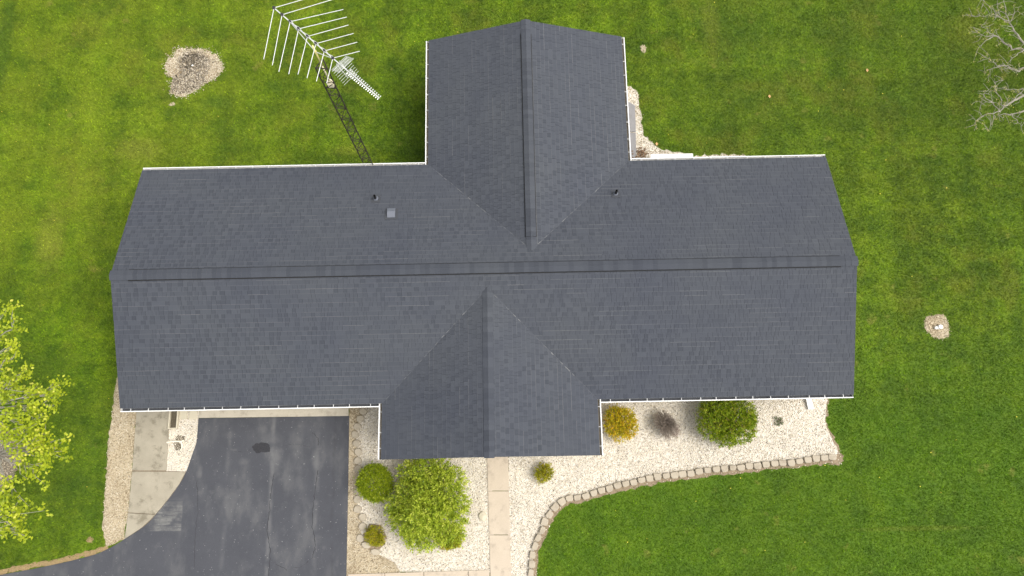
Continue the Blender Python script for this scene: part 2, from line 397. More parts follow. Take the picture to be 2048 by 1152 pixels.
L_TREE = [(0, (0.12, 0.17, 0.010)), (0.35, (0.28, 0.36, 0.014)), (0.75, (0.46, 0.52, 0.022)), (1, (0.66, 0.64, 0.10))]
L_BUD = [(0, (0.30, 0.30, 0.06)), (0.5, (0.44, 0.42, 0.11)), (1, (0.54, 0.46, 0.22))]
L_RED = [(0, (0.14, 0.075, 0.06)), (1, (0.30, 0.16, 0.13))]
L_WEED = [(0, (0.10, 0.13, 0.06)), (1, (0.24, 0.28, 0.14))]

# ------------------------------------------------------------------ setting: outlines on the ground
X0, X1, Y0, Y1, SL, ZE = -11.804, 10.142, 1.808, 9.585, 0.339, 2.65
A0, A1, YA = -2.724, 3.907, 13.905           # rear wing
B0, B1, YB = -4.0625, 2.5826, 0.269          # front wing
GUT = 0.115
YM = (Y0+Y1)/2; ZR = ZE+SL*(Y1-Y0)/2
AM = (A0+A1)/2; ZA = ZE+SL*(A1-A0)/2
BM = (B0+B1)/2; ZB = ZE+SL*(B1-B0)/2
house_fp = [(X0+.35, Y0+.45), (B0+.45, Y0+.45), (B0+.45, YB+.35), (B1-.45, YB+.35), (B1-.45, Y0+.45), (X1-.35, Y0+.45), (X1-.35, Y1-.45), (A1-.45, Y1-.45), (A1-.45, YA-.35), (A0+.45, YA-.35), (A0+.45, Y1-.45), (X0+.35, Y1-.45)]

drive_curve = smooth_line(GP([(397.5, 836.6), (393.5, 883), (387, 903), (373, 943), (359, 969), (334, 1003), (305, 1037), (284, 1056), (250, 1078), (216, 1098), (180, 1112), (100, 1131), (0, 1150), (-120, 1172), (-300, 1195)]), 4)
drive_poly = drive_curve + GP([(-300, 1500), (690, 1500), (693, 1152), (697, 955), (698.6, 832)])
stones_r = [(1827, 455), (1783, 457), (1735, 463), (1685, 470), (1635, 478), (1587, 487), (1537, 487), (1490, 493), (1440, 497), (1391, 506), (1341, 506), (1294, 514), (1246, 516), (1198, 522), (1148, 525), (1099, 530), (1049, 538), (1000, 550), (952, 552), (905, 558), (856, 563), (806, 570), (758, 578), (712, 589), (665, 602), (619, 610), (572, 621), (525, 637), (478, 649), (432, 664), (386, 680), (336, 689), (289, 695), (245, 715), (205, 748), (174, 789), (146, 832), (131, 881), (107, 926), (88, 975), (73, 1026), (70, 1080), (63, 1130), (58, 1180), (54, 1230), (50, 1280)]
stones_r = [(1040+x/2.938, 760+y/2.938) for x, y in stones_r]
edge_r = GP(stones_r)
def offset_line(P, d):
    out = []
    for i, p in enumerate(P):
        t = (P[min(i+1, len(P)-1)] - P[max(i-1, 0)]).normalized(); out.append(p + Vector((-t.y, t.x))*d)
    return out
bed_r_top = GP([(1018, 1250), (1017, 905), (1100, 780), (1640, 780), (1654, 800), (1650, 825), (1651, 850), (1660, 870), (1671, 893), (1678, 905)])
bed_right = bed_r_top + edge_r
soil_right = GP([(1035, 1250), (1035, 905), (1100, 790), (1640, 790), (1657, 799), (1653, 850), (1666, 874), (1684, 903), (1687, 922), (1678, 934), (1655, 928)]) + offset_line(edge_r, 0.20)
stones_l = [(147, 133), (128, 178), (110, 228), (97, 277), (105, 330), (115, 383), (112, 438), (112, 490), (108, 625), (110, 678), (112, 738), (142, 788), (142, 843), (128, 918), (165, 960), (222, 1003)]
stones_l = [(680+x/3.098, 780+y/3.098) for x, y in stones_l]
bed_left = GP(stones_l[:12] + [(722, 1065), (735, 1095), (757, 1108), (790, 1125), (800, 1143), (990, 1145), (982, 905), (880, 830), (730, 800)])
tan_left = GP([(698.6, 832), (697, 955), (693, 1152), (693, 1160), (800, 1150), (800, 1060), (760, 1000), (740, 800), (699, 805)])
strip_left = GP([(255, 735), (233, 757), (229, 800), (222, 850), (216, 880), (213, 950), (208, 1010), (206, 1060), (213, 1094), (250, 1076), (265, 942), (273, 827), (300, 790)])
pocket = GP([(335, 815), (400, 815), (397.5, 836.6), (393.5, 883), (387, 903), (373, 943), (334, 942)])
rear_bed = GP([(1240, 172), (1261, 173), (1273, 181), (1277, 196), (1280, 216), (1284, 242), (1287, 270), (1300, 281), (1318, 296), (1329, 302), (1350, 304), (1372, 307), (1387, 312), (1450, 311), (1500, 312), (1500, 330), (1240, 330)])
patch_outer = GP([(300+x/7.2, 60+y/7.2) for x, y in [(400, 270), (560, 270), (700, 255), (830, 300), (950, 360), (1030, 470), (1060, 570), (940, 690), (820, 760), (620, 900), (480, 970), (290, 930), (330, 700), (250, 640), (230, 520), (260, 410), (340, 400)]])
patch_inner = GP([(300+x/7.2, 60+y/7.2) for x, y in [(410, 430), (520, 320), (740, 320), (890, 460), (860, 590), (780, 680), (820, 750), (600, 890), (470, 920), (305, 890), (340, 700), (430, 570)]])
patch_right = GP([(1800+x/11.52, 600+y/11.52) for x, y in [(600, 400), (700, 350), (820, 350), (910, 330), (1010, 350), (1060, 430), (1110, 560), (1130, 700), (1110, 830), (1010, 870), (900, 900), (760, 860), (660, 760), (590, 680), (550, 590), (560, 480)]])
tree_ring = [G(-4, 920).xy + Vector((math.cos(a)*0.72, math.sin(a)*0.98)) for a in np.linspace(0, 2*math.pi, 20)[:-1]]
dry_edge = [p for p in drive_curve[36:]] + offset_line(drive_curve[36:], -0.16)[::-1]
small_bare = [([G(1287, 97).xy + Vector((math.cos(a)*0.11, math.sin(a)*0.17)) for a in np.linspace(0, 6.28, 12)[:-1]], 'bare spot of pale soil in the lawn right of the rear wing', 'tan_base'),
              ([G(180, 1080).xy + Vector((math.cos(a)*0.12, math.sin(a)*0.10)) for a in np.linspace(0, 6.28, 12)[:-1]], 'small orange bare spot in the lawn near the driveway curve', 'drygrass'),
              ([G(345, 208).xy + Vector((math.cos(a)*0.13, math.sin(a)*0.06)) for a in np.linspace(0, 6.28, 12)[:-1]], 'small pale bare spot below the dirt patch', 'tan_base')]

def sheet(name, poly, z, mat, seed=1, amp=0.03, step=0.1):
    P = rough(poly, step, amp, seed) if amp else [Vector(p) for p in poly]
    m = MB(); m.prism(P, z-0.05, z); o = m.build(name, mat); return o, P

# lawn: one sheet to the horizon
m = MB(); m.add([(-700, -700, 0), (700, -700, 0), (700, 700, 0), (-700, 700, 0)], [(0, 1, 2, 3)])
tag(m.build('lawn', M['turf']), 'wide green lawn around the house', kind='structure')
cut = []; soft = []; hard = [drive_poly, GP([(274, 800), (400, 800), (397, 836), (373, 943), (359, 969), (334, 1003), (305, 1037), (284, 1056), (250, 1078), (265, 942)])]
m = MB(); m.prism(hard[1], -.05, .004); tag(m.build('soil', M['soil']), 'soil under the concrete path joints', kind='structure')
def ground(name, poly, z, mat, label, seed=1, amp=0.03, step=0.1):
    o, P = sheet(name, poly, z, mat, seed, amp, step); tag(o, label, kind='structure'); cut.append(P); return o, P
ground('soil', soil_right, 0.008, M['soil'], 'bare soil strip outside the curved edging stones', 3, 0.05)
_, bedR = ground('gravel_bed', bed_right, 0.016, M['gravel_base'], 'white gravel bed right of the walkway', 4, 0.02)
_, tanL = ground('tan_gravel', tan_left, 0.006, M['tan_base'], 'tan gravel strip between driveway and edging stones', 5, 0.0)
_, bedL = ground('gravel_bed', bed_left, 0.016, M['gravel_base'], 'white gravel bed between driveway and walkway', 6, 0.0)
_, strL = ground('tan_gravel', strip_left, 0.008, M['tan_base'], 'dry tan gravel strip left of the concrete path', 7, 0.035)
_, pock = ground('gravel_bed', pocket, 0.010, M['gravel_base'], 'small pale gravel pocket between concrete path and driveway', 8, 0.0)
_, rearB = ground('gravel_bed', rear_bed, 0.010, M['gravel_base'], 'gravel strip in the corner behind the house', 9, 0.05)
_, patO = ground('gravel_patch', patch_outer, 0.010, M['tan_base'], 'white stone patch around grey dirt in the back lawn', 10, 0.05, 0.08)
o, patI = sheet('dirt_patch', patch_inner, 0.022, M['dirt'], 11, 0.05, 0.08); tag(o, 'grey dirt where a tree stood in the back lawn', kind='structure')
_, patR = ground('gravel_patch', patch_right, 0.010, M['tan_base'], 'round tan gravel patch in the lawn right of the house', 12, 0.03, 0.07)
_, ring = ground('gravel_patch', tree_ring, 0.010, M['dirt'], 'pale gravel ring under the lime green tree', 13, 0.05)
ground('dry_grass', dry_edge, 0.005, M['drygrass'], 'dry brown grass edge along the driveway curve', 14, 0.04)
for k, (pl, lb, mt) in enumerate(small_bare): ground('bare_spot', pl, 0.008, M[mt], lb, 20+k, 0.03, 0.03); soft.append(cut.pop())

m = MB(); m.prism(drive_poly, -0.08, 0.024); drv = tag(m.build('driveway', M['asphalt']), 'sealed black asphalt driveway curving off to the left', kind='structure'); cut.append(drive_poly)
# oil-dark patch and cracks: thin sealed sheets on the asphalt
sp = [(180+x/2.796, 740+y/2.796) for x, y in [(908, 428), (930, 410), (965, 405), (1000, 410), (1010, 432), (1005, 455), (985, 462), (960, 458), (935, 465), (915, 445)]]
m = MB(); m.prism(rough(GP(sp), 0.03, 0.022, 5), 0.020, 0.028); m.build('tar_patch', plain('tar', (0.030, 0.030, 0.034), 0.85, 0, 0.3, 0.6, 25), drv)
def crack(px, w, seed):
    P = GP([(180+x/2.796, 740+y/2.796) for x, y in px]); r = np.random.default_rng(seed); L = []
    for i in range(len(P)-1):
        for j in range(8): q = P[i].lerp(P[i+1], j/8); L.append(q + Vector((r.normal()*0.012, r.normal()*0.012)))
    L.append(P[-1])
    ww = [w*(0.5+r.random()) for _ in L]
    lo = [p + Vector((ww[i], 0.3*ww[i])) for i, p in enumerate(L)]; hi = [p - Vector((ww[i], 0.3*ww[i])) for i, p in enumerate(L)]
    mb = MB()
    for i in range(len(L)-1): mb.add([(*lo[i], 0.027), (*hi[i], 0.027), (*hi[i+1], 0.027), (*lo[i+1], 0.027)], [(0, 1, 2, 3)])
    mb.build('crack', CRK, drv)
CRK = plain('crack_filler', (0.030, 0.030, 0.034), 0.85)
crack([(1030, 580), (1015, 680), (1003, 800), (990, 900), (1010, 1000), (1000, 1152)], 0.010, 1)
crack([(1275, 560), (1262, 650), (1248, 760), (1245, 880), (1262, 980), (1245, 1050), (1180, 1100), (1100, 1115), (1040, 1085)], 0.009, 2)
crack([(1240, 345), (1275, 380), (1280, 420)], 0.008, 3)
crack([(800, 455), (850, 460), (905, 440)], 0.007, 4)
crack([(1080, 425), (1150, 412), (1230, 430)], 0.007, 5)
crack([(600, 620), (605, 800), (590, 900), (585, 1100)], 0.005, 6)

def slab_set(name, polys, z, mat, label, h=0.1):
    e = empty(name, (*Vector(polys[0][0]).to_2d(), 0)); tag(e, label, kind='structure')
    for p in polys:
        c = sum((Vector(q) for q in p), Vector((0, 0)))/len(p)
        q = [Vector(a) + (c-Vector(a)).normalized()*0.009 for a in p]
        m = MB(); m.prism(q, z-h, z+random.uniform(-.003, .003)); m.build('slab', mat, e, bevel=0.006); cut.append(p)
    return e
curve_mid = GP([(373, 943), (359, 969), (334, 1003), (312, 1029)]); curve_low = GP([(312, 1029), (284, 1056), (250, 1078)])
slab_set('concrete_path', [GP([(275, 810), (342, 810), (334, 941.5), (265, 941.5)]), GP([(265, 942.5)]) + curve_mid + GP([(257, 1025)]), GP([(257, 1025.5)]) + curve_low], 0.045, M['grey_conc'], 'weathered grey concrete path left of the driveway')
slab_set('garage_apron', [GP([(398, 795), (698, 795), (698, 832), (398, 836)])], 0.034, M['pale_conc'], 'pale concrete apron in front of the garage')
def wl_(y): return 973.7 + (y-916)*(6.5/222)
def wr_(y): return 1016.7 + (y-916)*(6.1/236)
ys = [880, 981.7, 1069.5, 1160, 1260]
polys = [GP([(wl_(a), a), (wr_(a), a), (wr_(b), b), (wl_(b), b)]) for a, b in zip(ys, ys[1:])]
xs = [696, 770, 848, 936.6, 979.5]
def bt(x): return 1148 - (x-696)*9/284
polys += [GP([(a, bt(a)), (b, bt(b)), (b, bt(b)+44), (a, bt(a)+44)]) for a, b in zip(xs, xs[1:])]
slab_set('walkway', polys, 0.05, M['beige_conc'], 'beige concrete slab walkway leading to the front gable')
slab_set('concrete_pad', [GP([(1240, 205), (1259, 205), (1270, 212), (1271.5, 265), (1240, 265)]), GP([(1240, 266), (1271.5, 266), (1272.5, 325), (1240, 325)])], 0.05, M['pad_conc'], 'narrow grey concrete pad beside the rear wing')

# ------------------------------------------------------------------ house
house = empty('house', (BM, YM, 0))
tag(house, 'cross-gabled single-storey house with dark grey shingle roof', 'house')
def W(mb, name, mat, bevel=0, parent=None): return mb.build(name, mat, parent or house, bevel)

# walls (three pentagonal volumes)
def gable_volume(a, b, lo, hi, along, zr_off):
    """gabled prism: a..b across the ridge, lo..hi along it"""
    mid = (a+b)/2; half = (b-a)/2
    prof = [(a, 0.0), (b, 0.0), (b, 2.45), (mid, 2.45 + SL*half - zr_off), (a, 2.45)]
    mb = MB(); n = 5
    pts = [[(t, p, z) if along == 'x' else (p, t, z) for p, z in prof] for t in (lo, hi)]
    mb.add(pts[0]+pts[1], [(0, 1, 2, 3, 4), (9, 8, 7, 6, 5)] + [(i, (i+1) % n, (i+1) % n+n, i+n) for i in range(n)])
    W(mb, 'wall', M['siding'])
gable_volume(Y0+.45, Y1-.45, X0+.35, X1-.35, 'x', 0.02)
gable_volume(A0+.45, A1-.45, YM, YA-.35, 'y', 0.02)
gable_volume(B0+.45, B1-.45, YB+.35, YM, 'y', 0.02)
# soffit and fascia
mb = MB(); e = 0.13
mb.prism([(X0+.03, Y0+e), (B0+e, Y0+e), (B0+e, YB+.03), (B1-e, YB+.03), (B1-e, Y0+e), (X1-.03, Y0+e), (X1-.03, Y1-e), (A1-e, Y1-e), (A1-e, YA-.03), (A0+e, YA-.03), (A0+e, Y1-e), (X0+.03, Y1-e)], 2.42, 2.44)
W(mb, 'soffit', M['soffit'])
def fascia(a, b):
    mb = MB(); mb.sweep([(-.012, 0), (.008, 0), (.008, .2), (-.012, .2)], (*a, 2.425), (*b, 2.425)); W(mb, 'fascia', M['white'])
fa = GUT+.012
fascia((X0, Y1-fa), (A0+fa, Y1-fa)); fascia((A1-fa, Y1-fa), (X1, Y1-fa)); fascia((X0, Y0+fa), (B0+fa, Y0+fa)); fascia((B1-fa, Y0+fa), (X1, Y0+fa))
fascia((A0+fa, Y1-fa), (A0+fa, YA)); fascia((A1-fa, Y1-fa), (A1-fa, YA)); fascia((B0+fa, Y0+fa), (B0+fa, YB)); fascia((B1-fa, Y0+fa), (B1-fa, YB))
def rake(ax, lo, mid, hi, t, sgn, zr):
    mb = MB(); dz0 = ZE+SL*GUT
    for a, b in ((lo, mid), (hi, mid)):
        pa = (t, a) if ax == 'x' else (a, t); pb = (t, b) if ax == 'x' else (b, t)
        o = (sgn*.018, 0) if ax == 'x' else (0, sgn*.018)
        za, zb = dz0-.03, zr-.03
        v = []
        for (p, z) in ((pa, za), (pb, zb)):
            for q in ((0, 0), o):
                for dz in (-.17, 0): v.append((p[0]+q[0], p[1]+q[1], z+dz))
        mb.add(v, [(0, 1, 3, 2), (4, 6, 7, 5), (0, 4, 5, 1), (2, 3, 7, 6), (1, 5, 7, 3), (0, 2, 6, 4)])
    W(mb, 'rake_board', M['white'])
rake('x', Y0+GUT, YM, Y1-GUT, X0+.012, 1, ZR); rake('x', Y0+GUT, YM, Y1-GUT, X1-.012, -1, ZR)
rake('y', A0+GUT, AM, A1-GUT, YA-.012, -1, ZA); rake('y', B0+GUT, BM, B1-GUT, YB+.012, 1, ZB)

# doors under the eaves
gd = (G(415, 800).x, G(680, 800).x); mb = MB(); mb.box(gd[0], gd[1], Y0+.40, Y0+.447, 0.04, 2.15); gdo = W(mb, 'garage_door', M['door'])
for i in range(4):
    mb = MB(); mb.box(gd[0]+.03, gd[1]-.03, Y0+.375, Y0+.398, 0.07+i*.52, 0.55+i*.52); mb.build('door_panel', M['door'], gdo, bevel=0.012)
mb = MB(); mb.box(G(975, 900).x, G(1015, 900).x+.2, YB+.30, YB+.347, 0.06, 2.1); W(mb, 'front_door', M['door'])

# roof deck: slope slabs that run into each other at the valleys
def slope_frame(kind):
    c = math.sqrt(1+SL*SL); L = []
    if kind == 'main_back': return Vector((X0, Y1-GUT, ZE+SL*GUT)), Vector((1, 0, 0)), Vector((0, -1, SL))/c, X1-X0, (YM-Y0-GUT)*c
    if kind == 'main_front': return Vector((X0, Y0+GUT, ZE+SL*GUT)), Vector((1, 0, 0)), Vector((0, 1, SL))/c, X1-X0, (YM-Y0-GUT)*c
    if kind == 'rear_left': return Vector((A0+GUT, YM+.3, ZE+SL*GUT)), Vector((0, 1, 0)), Vector((1, 0, SL))/c, YA-YM-.3, (AM-A0-GUT)*c
    if kind == 'rear_right': return Vector((A1-GUT, YM+.3, ZE+SL*GUT)), Vector((0, 1, 0)), Vector((-1, 0, SL))/c, YA-YM-.3, (AM-A0-GUT)*c
    if kind == 'front_left': return Vector((B0+GUT, YB, ZE+SL*GUT)), Vector((0, 1, 0)), Vector((1, 0, SL))/c, YM-.3-YB, (BM-B0-GUT)*c
    return Vector((B1-GUT, YB, ZE+SL*GUT)), Vector((0, 1, 0)), Vector((-1, 0, SL))/c, YM-.3-YB, (BM-B0-GUT)*c
SLOPES = ['main_back', 'main_front', 'rear_left', 'rear_right', 'front_left', 'front_right']
mb = MB()
for k in SLOPES:
    O, u, v, Lu, Lv = slope_frame(k); n = u.cross(v); n = n if n.z > 0 else -n
    q = [O, O+u*Lu, O+u*Lu+v*Lv, O+v*Lv]
    mb.add([p-n*.004 for p in q]+[p-n*.03 for p in q], [(0, 1, 2, 3), (7, 6, 5, 4), (0, 4, 5, 1), (1, 5, 6, 2), (2, 6, 7, 3), (3, 7, 4, 0)])
roof = W(mb, 'roof', M['deck']); tag(roof, 'dark grey laminated shingle roof')

def zmain(x, y): return ZE+SL*min(y-Y0, Y1-y) if Y0 <= y <= Y1 and X0 <= x <= X1 else -9
def zrear(x, y): return ZE+SL*min(x-A0, A1-x) if A0 <= x <= A1 and YM < y <= YA else -9
def zfront(x, y): return ZE+SL*min(x-B0, B1-x) if B0 <= x <= B1 and YB <= y < YM else -9
EXPO = 0.1385
def shingle_pieces():
    r = np.random.default_rng(21); out = []
    for k in SLOPES:
        O, u, v, Lu, Lv = slope_frame(k); n = u.cross(v); n = n if n.z > 0 else -n
        nc = int(math.ceil(Lv/EXPO))
        for c in range(nc):
            v0 = c*EXPO - (0.012 if c == 0 else 0); v1 = min(c*EXPO+EXPO+0.035, Lv-0.004)
            if v1-v0 < 0.03: continue
            s = -r.random()*0.3; tooth = r.random() < .5
            run = 0.0; edge_light = 0.9
            while s < Lu:
                patch = 0.5+0.5*math.sin(0.9*(O.x+u.x*s)+1.7*c*EXPO+2.1*math.sin(0.35*s+c*.13))
                if tooth: w = r.uniform(0.09, 0.15)
                else: w = r.uniform(0.08, 0.20) if r.random() < .75 else r.uniform(.2, .42)
                run -= w
                if run < 0: run = r.uniform(.3, 1.4); edge_light = float(np.clip(r.normal(.885, .03), .78, .97))
                a, b = max(s, 0), min(s+w, Lu)
                s += w
                if b-a > 0.012:
                    P = O+u*((a+b)/2)+v*((v0+v1)/2)
                    cs = [O+u*x+v*y for x in (a, b) for y in (v0, v1)]
                    if k.startswith('main'): hid = all(max(zrear(p.x, p.y), zfront(p.x, p.y)) > p.z+0.035 for p in cs)
                    else: hid = all(zmain(p.x, p.y) > p.z+0.035 for p in cs)
                    if not hid:
                        amp = 0.35+0.65*patch
                        tn = 0.48+r.normal()*0.06 + (-0.19*amp*(r.random() < .45+.45*patch) if tooth else 0.10*amp*r.random())
                        out.append((O, u, v, n, a, b, v0, v1, tooth, float(np.clip(tn, 0.02, 0.88)), r.normal()*0.0012, edge_light))
                tooth = not tooth
    return out
def shingle_geo(p, local=None):
    O, u, v, n, a, b, v0, v1, tooth, tn, dz, edge_light = p
    t0 = (0.0155 if tooth else 0.0115)+dz; t1 = 0.0035
    g = 0.0022
    o = O if local is None else O-local
    A = o+u*(a+g)+v*v0; B = o+u*(b-g)+v*v0; C = o+u*(b-g)+v*v1; D = o+u*(a+g)+v*v1
    V = [A+n*t0, B+n*t0, C+n*t1, D+n*t1, A-n*.002, B-n*.002, C-n*.002, D-n*.002]
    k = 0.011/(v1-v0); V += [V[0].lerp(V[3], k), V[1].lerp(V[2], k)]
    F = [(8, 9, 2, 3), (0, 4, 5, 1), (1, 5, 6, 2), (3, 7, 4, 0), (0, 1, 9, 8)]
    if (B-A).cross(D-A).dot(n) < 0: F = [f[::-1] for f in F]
    return V, F, [tn, edge_light, max(0, tn-.1), max(0, tn-.1), edge_light]  # lower strip and butt face carry a painted bright edge highlight
pieces = shingle_pieces()
def img_area(p):
    c = p[0]+p[1]*((p[4]+p[5])/2)+p[2]*((p[6]+p[7])/2)
    return (p[5]-p[4])*min(EXPO, p[7]-p[6])/(CAM_H-c.z)**2
order = sorted(range(len(pieces)), key=lambda i: -img_area(pieces[i]))
# keep the single ones off the valleys, where they would be half hidden
chosen = set()
for i in order:
    p = pieces[i]; c = p[0]+p[1]*((p[4]+p[5])/2)+p[2]*((p[6]+p[7])/2)
    d = min(abs(a-b) for a, b in ((zmain(c.x, c.y), zrear(c.x, c.y)), (zmain(c.x, c.y), zfront(c.x, c.y))))
    if d < 0.12 or p[7]-p[6] < EXPO: continue
    chosen.add(i)
    if len(chosen) == 300: break
V, F, T = [], [], []
for i, p in enumerate(pieces):
    if i in chosen:
        c = p[0]+p[1]*p[4]+p[2]*p[6]
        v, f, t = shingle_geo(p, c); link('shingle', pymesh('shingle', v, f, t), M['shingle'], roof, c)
    else:
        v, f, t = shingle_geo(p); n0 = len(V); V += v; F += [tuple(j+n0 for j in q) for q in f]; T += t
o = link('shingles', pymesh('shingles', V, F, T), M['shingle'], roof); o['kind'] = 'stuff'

# cut edges of the shingles along the valleys
for (xa, za_), (xb, yb_, zb_) in (((A0, 1), (AM, Y1-(AM-A0), ZA)), ((A1, 1), (AM, Y1-(AM-A0), ZA)), ((B0, 0), (BM, Y0+(BM-B0), ZB)), ((B1, 0), (BM, Y0+(BM-B0), ZB))):
    a = Vector((xa, Y1 if za_ else Y0, ZE)); b = Vector((xb, yb_, zb_)); a = a.lerp(b, .05); d = (b-a); V = []; F = []
    r = np.random.default_rng(int(abs(xa)*1000)); sd = Vector((-d.y, d.x, 0)).normalized(); n_ = 46
    for k in range(n_+1):
        q = a+d*(k/n_)+Vector((0, 0, .0165)); w_ = .007+.006*r.random(); j = sd*r.normal()*.004; V += [q+sd*w_+j, q-sd*w_+j]
    F = [(2*k, 2*k+1, 2*k+3, 2*k+2) for k in range(n_)]
    link('valley_seam', pymesh('valley_seam', V, F, np.clip(r.normal(.86, .08, n_), .6, 1)), M['shingle'], roof)
# ridge vents and cap shingles
def ridge(a, b, axis, half, lift, parent, vent):
    """cap shingles folded over a ridge from a to b"""
    a = Vector(a); b = Vector(b); t = (b-a).normalized(); side = t.cross(Vector((0, 0, 1))).normalized()
    L = (b-a).length; n = int(L/0.145); st = L/n; r = np.random.default_rng(int(L*100))
    metas = []
    for k in range(4):
        d = half*SL*0.95; x0 = -0.03; x1 = st
        hi = lift+0.014; lo = lift+0.007; th = 0.008
        V = []
        for x, h in ((x0, lo), (x1, hi)):
            for s_, dz in ((-half, -d), (-half*.35, -half*.35*SL+.004), (0, 0.006), (half*.35, -half*.35*SL+.004), (half, -d)): V.append(Vector((x, s_, h+dz)))
        for x, h in ((x0, lo), (x1, hi)):
            for s_, dz in ((-half, -d), (-half*.35, -half*.35*SL+.004), (0, 0.006), (half*.35, -half*.35*SL+.004), (half, -d)): V.append(Vector((x, s_, h+dz-th)))
        F = [(i, i+5, i+6, i+1) for i in range(4)] + [(5+i, 15+i, 16+i, 6+i) for i in range(4)] + [(0, 10, 15, 5), (4, 9, 19, 14)]
        F = [f[::-1] for f in F]
        tn = 0.22+0.11*k
        metas.append(pymesh('ridge_cap', V, F, [tn]*4+[0.97 if vent else .8]*4+[0.1]*2))
    rot = t.to_track_quat('X', 'Z').to_euler()
    for k in range(n):
        o = link('ridge_cap', metas[r.integers(0, 4)], M['shingle'], parent, a+t*(k*st)); o.rotation_euler = rot
def ridge_vent(a, b):
    a = Vector(a); b = Vector(b); h = 0.176  # black plastic core juts past the caps to draw their shadow gap
    mb = MB(); mb.sweep([(-h, -h*SL-.005), (h, -h*SL-.005), (h, -h*SL+.022), (.12, .0), (-.12, .0), (-h, -h*SL+.022)], a, b)
    rv = W(mb, 'ridge_vent', M['vent_core']); return rv
ra = (X0+.52, YM, ZR+.008); rb = (X1-.48, YM, ZR+.008)
rv = ridge_vent(ra, rb); ridge(ra, rb, 'x', 0.152, 0.034, rv, True)
ridge((X0, YM, ZR+.008), (X0+.56, YM, ZR+.008), 'x', 0.15, 0.006, roof, False)
ridge((X1, YM, ZR+.008), (X1-.52, YM, ZR+.008), 'x', 0.15, 0.006, roof, False)
ysv = Y1-(A1-A0)/2
ra = (AM, YA-.48, ZA+.008); rb = (AM, ysv+.42, ZA+.008)
rv = ridge_vent(ra, rb); ridge(ra, rb, 'y', 0.152, 0.034, rv, True)
ridge((AM, YA, ZA+.008), (AM, YA-.5, ZA+.008), 'y', 0.15, 0.006, roof, False)
ridge((AM, ysv+.5, ZA+.008), (AM, ysv-.02, ZA+.008), 'y', 0.15, 0.006, roof, False)
ridge((BM, YB, ZB+.008), (BM, Y0+(B1-B0)/2+.02, ZB+.008), 'y', 0.15, 0.006, roof, False)

# gutters
def gutter(a, b, hang=True, debris=False):
    """a->b with the house on the left of travel"""
    a = Vector((*a, ZE-.012)); b = Vector((*b, ZE-.012)); w = GUT; t = .005
    mb = MB()
    prof = [(-w, .0), (-w, -.11), (-.03, -.11), (0, -.04), (0, .012), (-.026, .012), (-.026, .006), (-t, .004), (-t, -.038), (-.032, -.105), (-w+t, -.105), (-w+t, 0)]
    mb.sweep(prof, a, b); T_ = (b-a).normalized(); R_ = T_.cross(Vector((0, 0, 1)))
    # end caps
    for p in (a, b):
        s_ = 0.002 if p is a else -0.002
        q = p+T_*s_; mb.add([q-R_*w+Vector((0, 0, -.108)), q-R_*.03+Vector((0, 0, -.108)), q-R_*.001+Vector((0, 0, -.04)), q-R_*.001+Vector((0, 0, .010)), q-R_*w+Vector((0, 0, .0))], [(0, 1, 2, 3, 4)])
    g = W(mb, 'gutter', M['white'])
    L = (b-a).length; n = max(1, int(round(L/0.545)))
    hm = MB()
    hm.box(-.009, .009, .006, w-.008, -.010, .006); me = hm.mesh('hanger')
    rz = math.atan2(T_.y, T_.x)
    for k in range(n):
        o = link('hanger', me, M['hang'], g, a+T_*((k+.5)*L/n+random.uniform(-.06, .06))+Vector((0, 0, .004))); o.rotation_euler = (0, 0, rz)
    # grit washed off the shingles lies in the trough
    gm = MB(); gm.sweep([(-w+.006, -.104), (-.034, -.104), (-.034, -.098), (-w+.006, -.094)], a+T_*.01, b-T_*.01); gm.build('grit', M['deck'] if debris else M['dirt'], g)
    return g
gutter((A0, Y1), (X0, Y1)); gutter((X1, Y1), (A1, Y1)); gutter((A0, YA), (A0, Y1-GUT)); gutter((A1, Y1-GUT), (A1, YA))
gutter((X0, Y0), (B0, Y0), debris=True); gutter((B1, Y0), (X1, Y0), debris=True); gutter((B0, Y0+GUT), (B0, YB)); gutter((B1, YB), (B1, Y0+GUT))
# downspout with a foot that kicks out over the gravel
p0 = G(1610, 790); foot = G(1622, 818, .1)
mb = MB(); xd = foot.x-.10
def rect_tube(mb, pts, w, d):
    for i in range(len(pts)-1):
        a, b = Vector(pts[i]), Vector(pts[i+1]); mb.sweep([(-w/2, -d/2), (w/2, -d/2), (w/2, d/2), (-w/2, d/2)], a, b, Vector((0, 0, 1)) if abs((b-a).normalized().z) < .9 else Vector((0, 1, 0)))
rect_tube(mb, [(xd, Y0+.05, ZE-.12), (xd, Y0+.05, ZE-.22)], .1, .075)
rect_tube(mb, [(xd, Y0+.05, ZE-.2), (xd, Y0+.40, ZE-.42)], .1, .075)
rect_tube(mb, [(xd, Y0+.40, ZE-.40), (xd, Y0+.40, .18)], .1, .075)
rect_tube(mb, [(xd, Y0+.42, .16), (foot.x, foot.y, .07)], .17, .085)
W(mb, 'downspout', M['white'])
p0 = Vector((A0-.05, Y1-.6, 0))

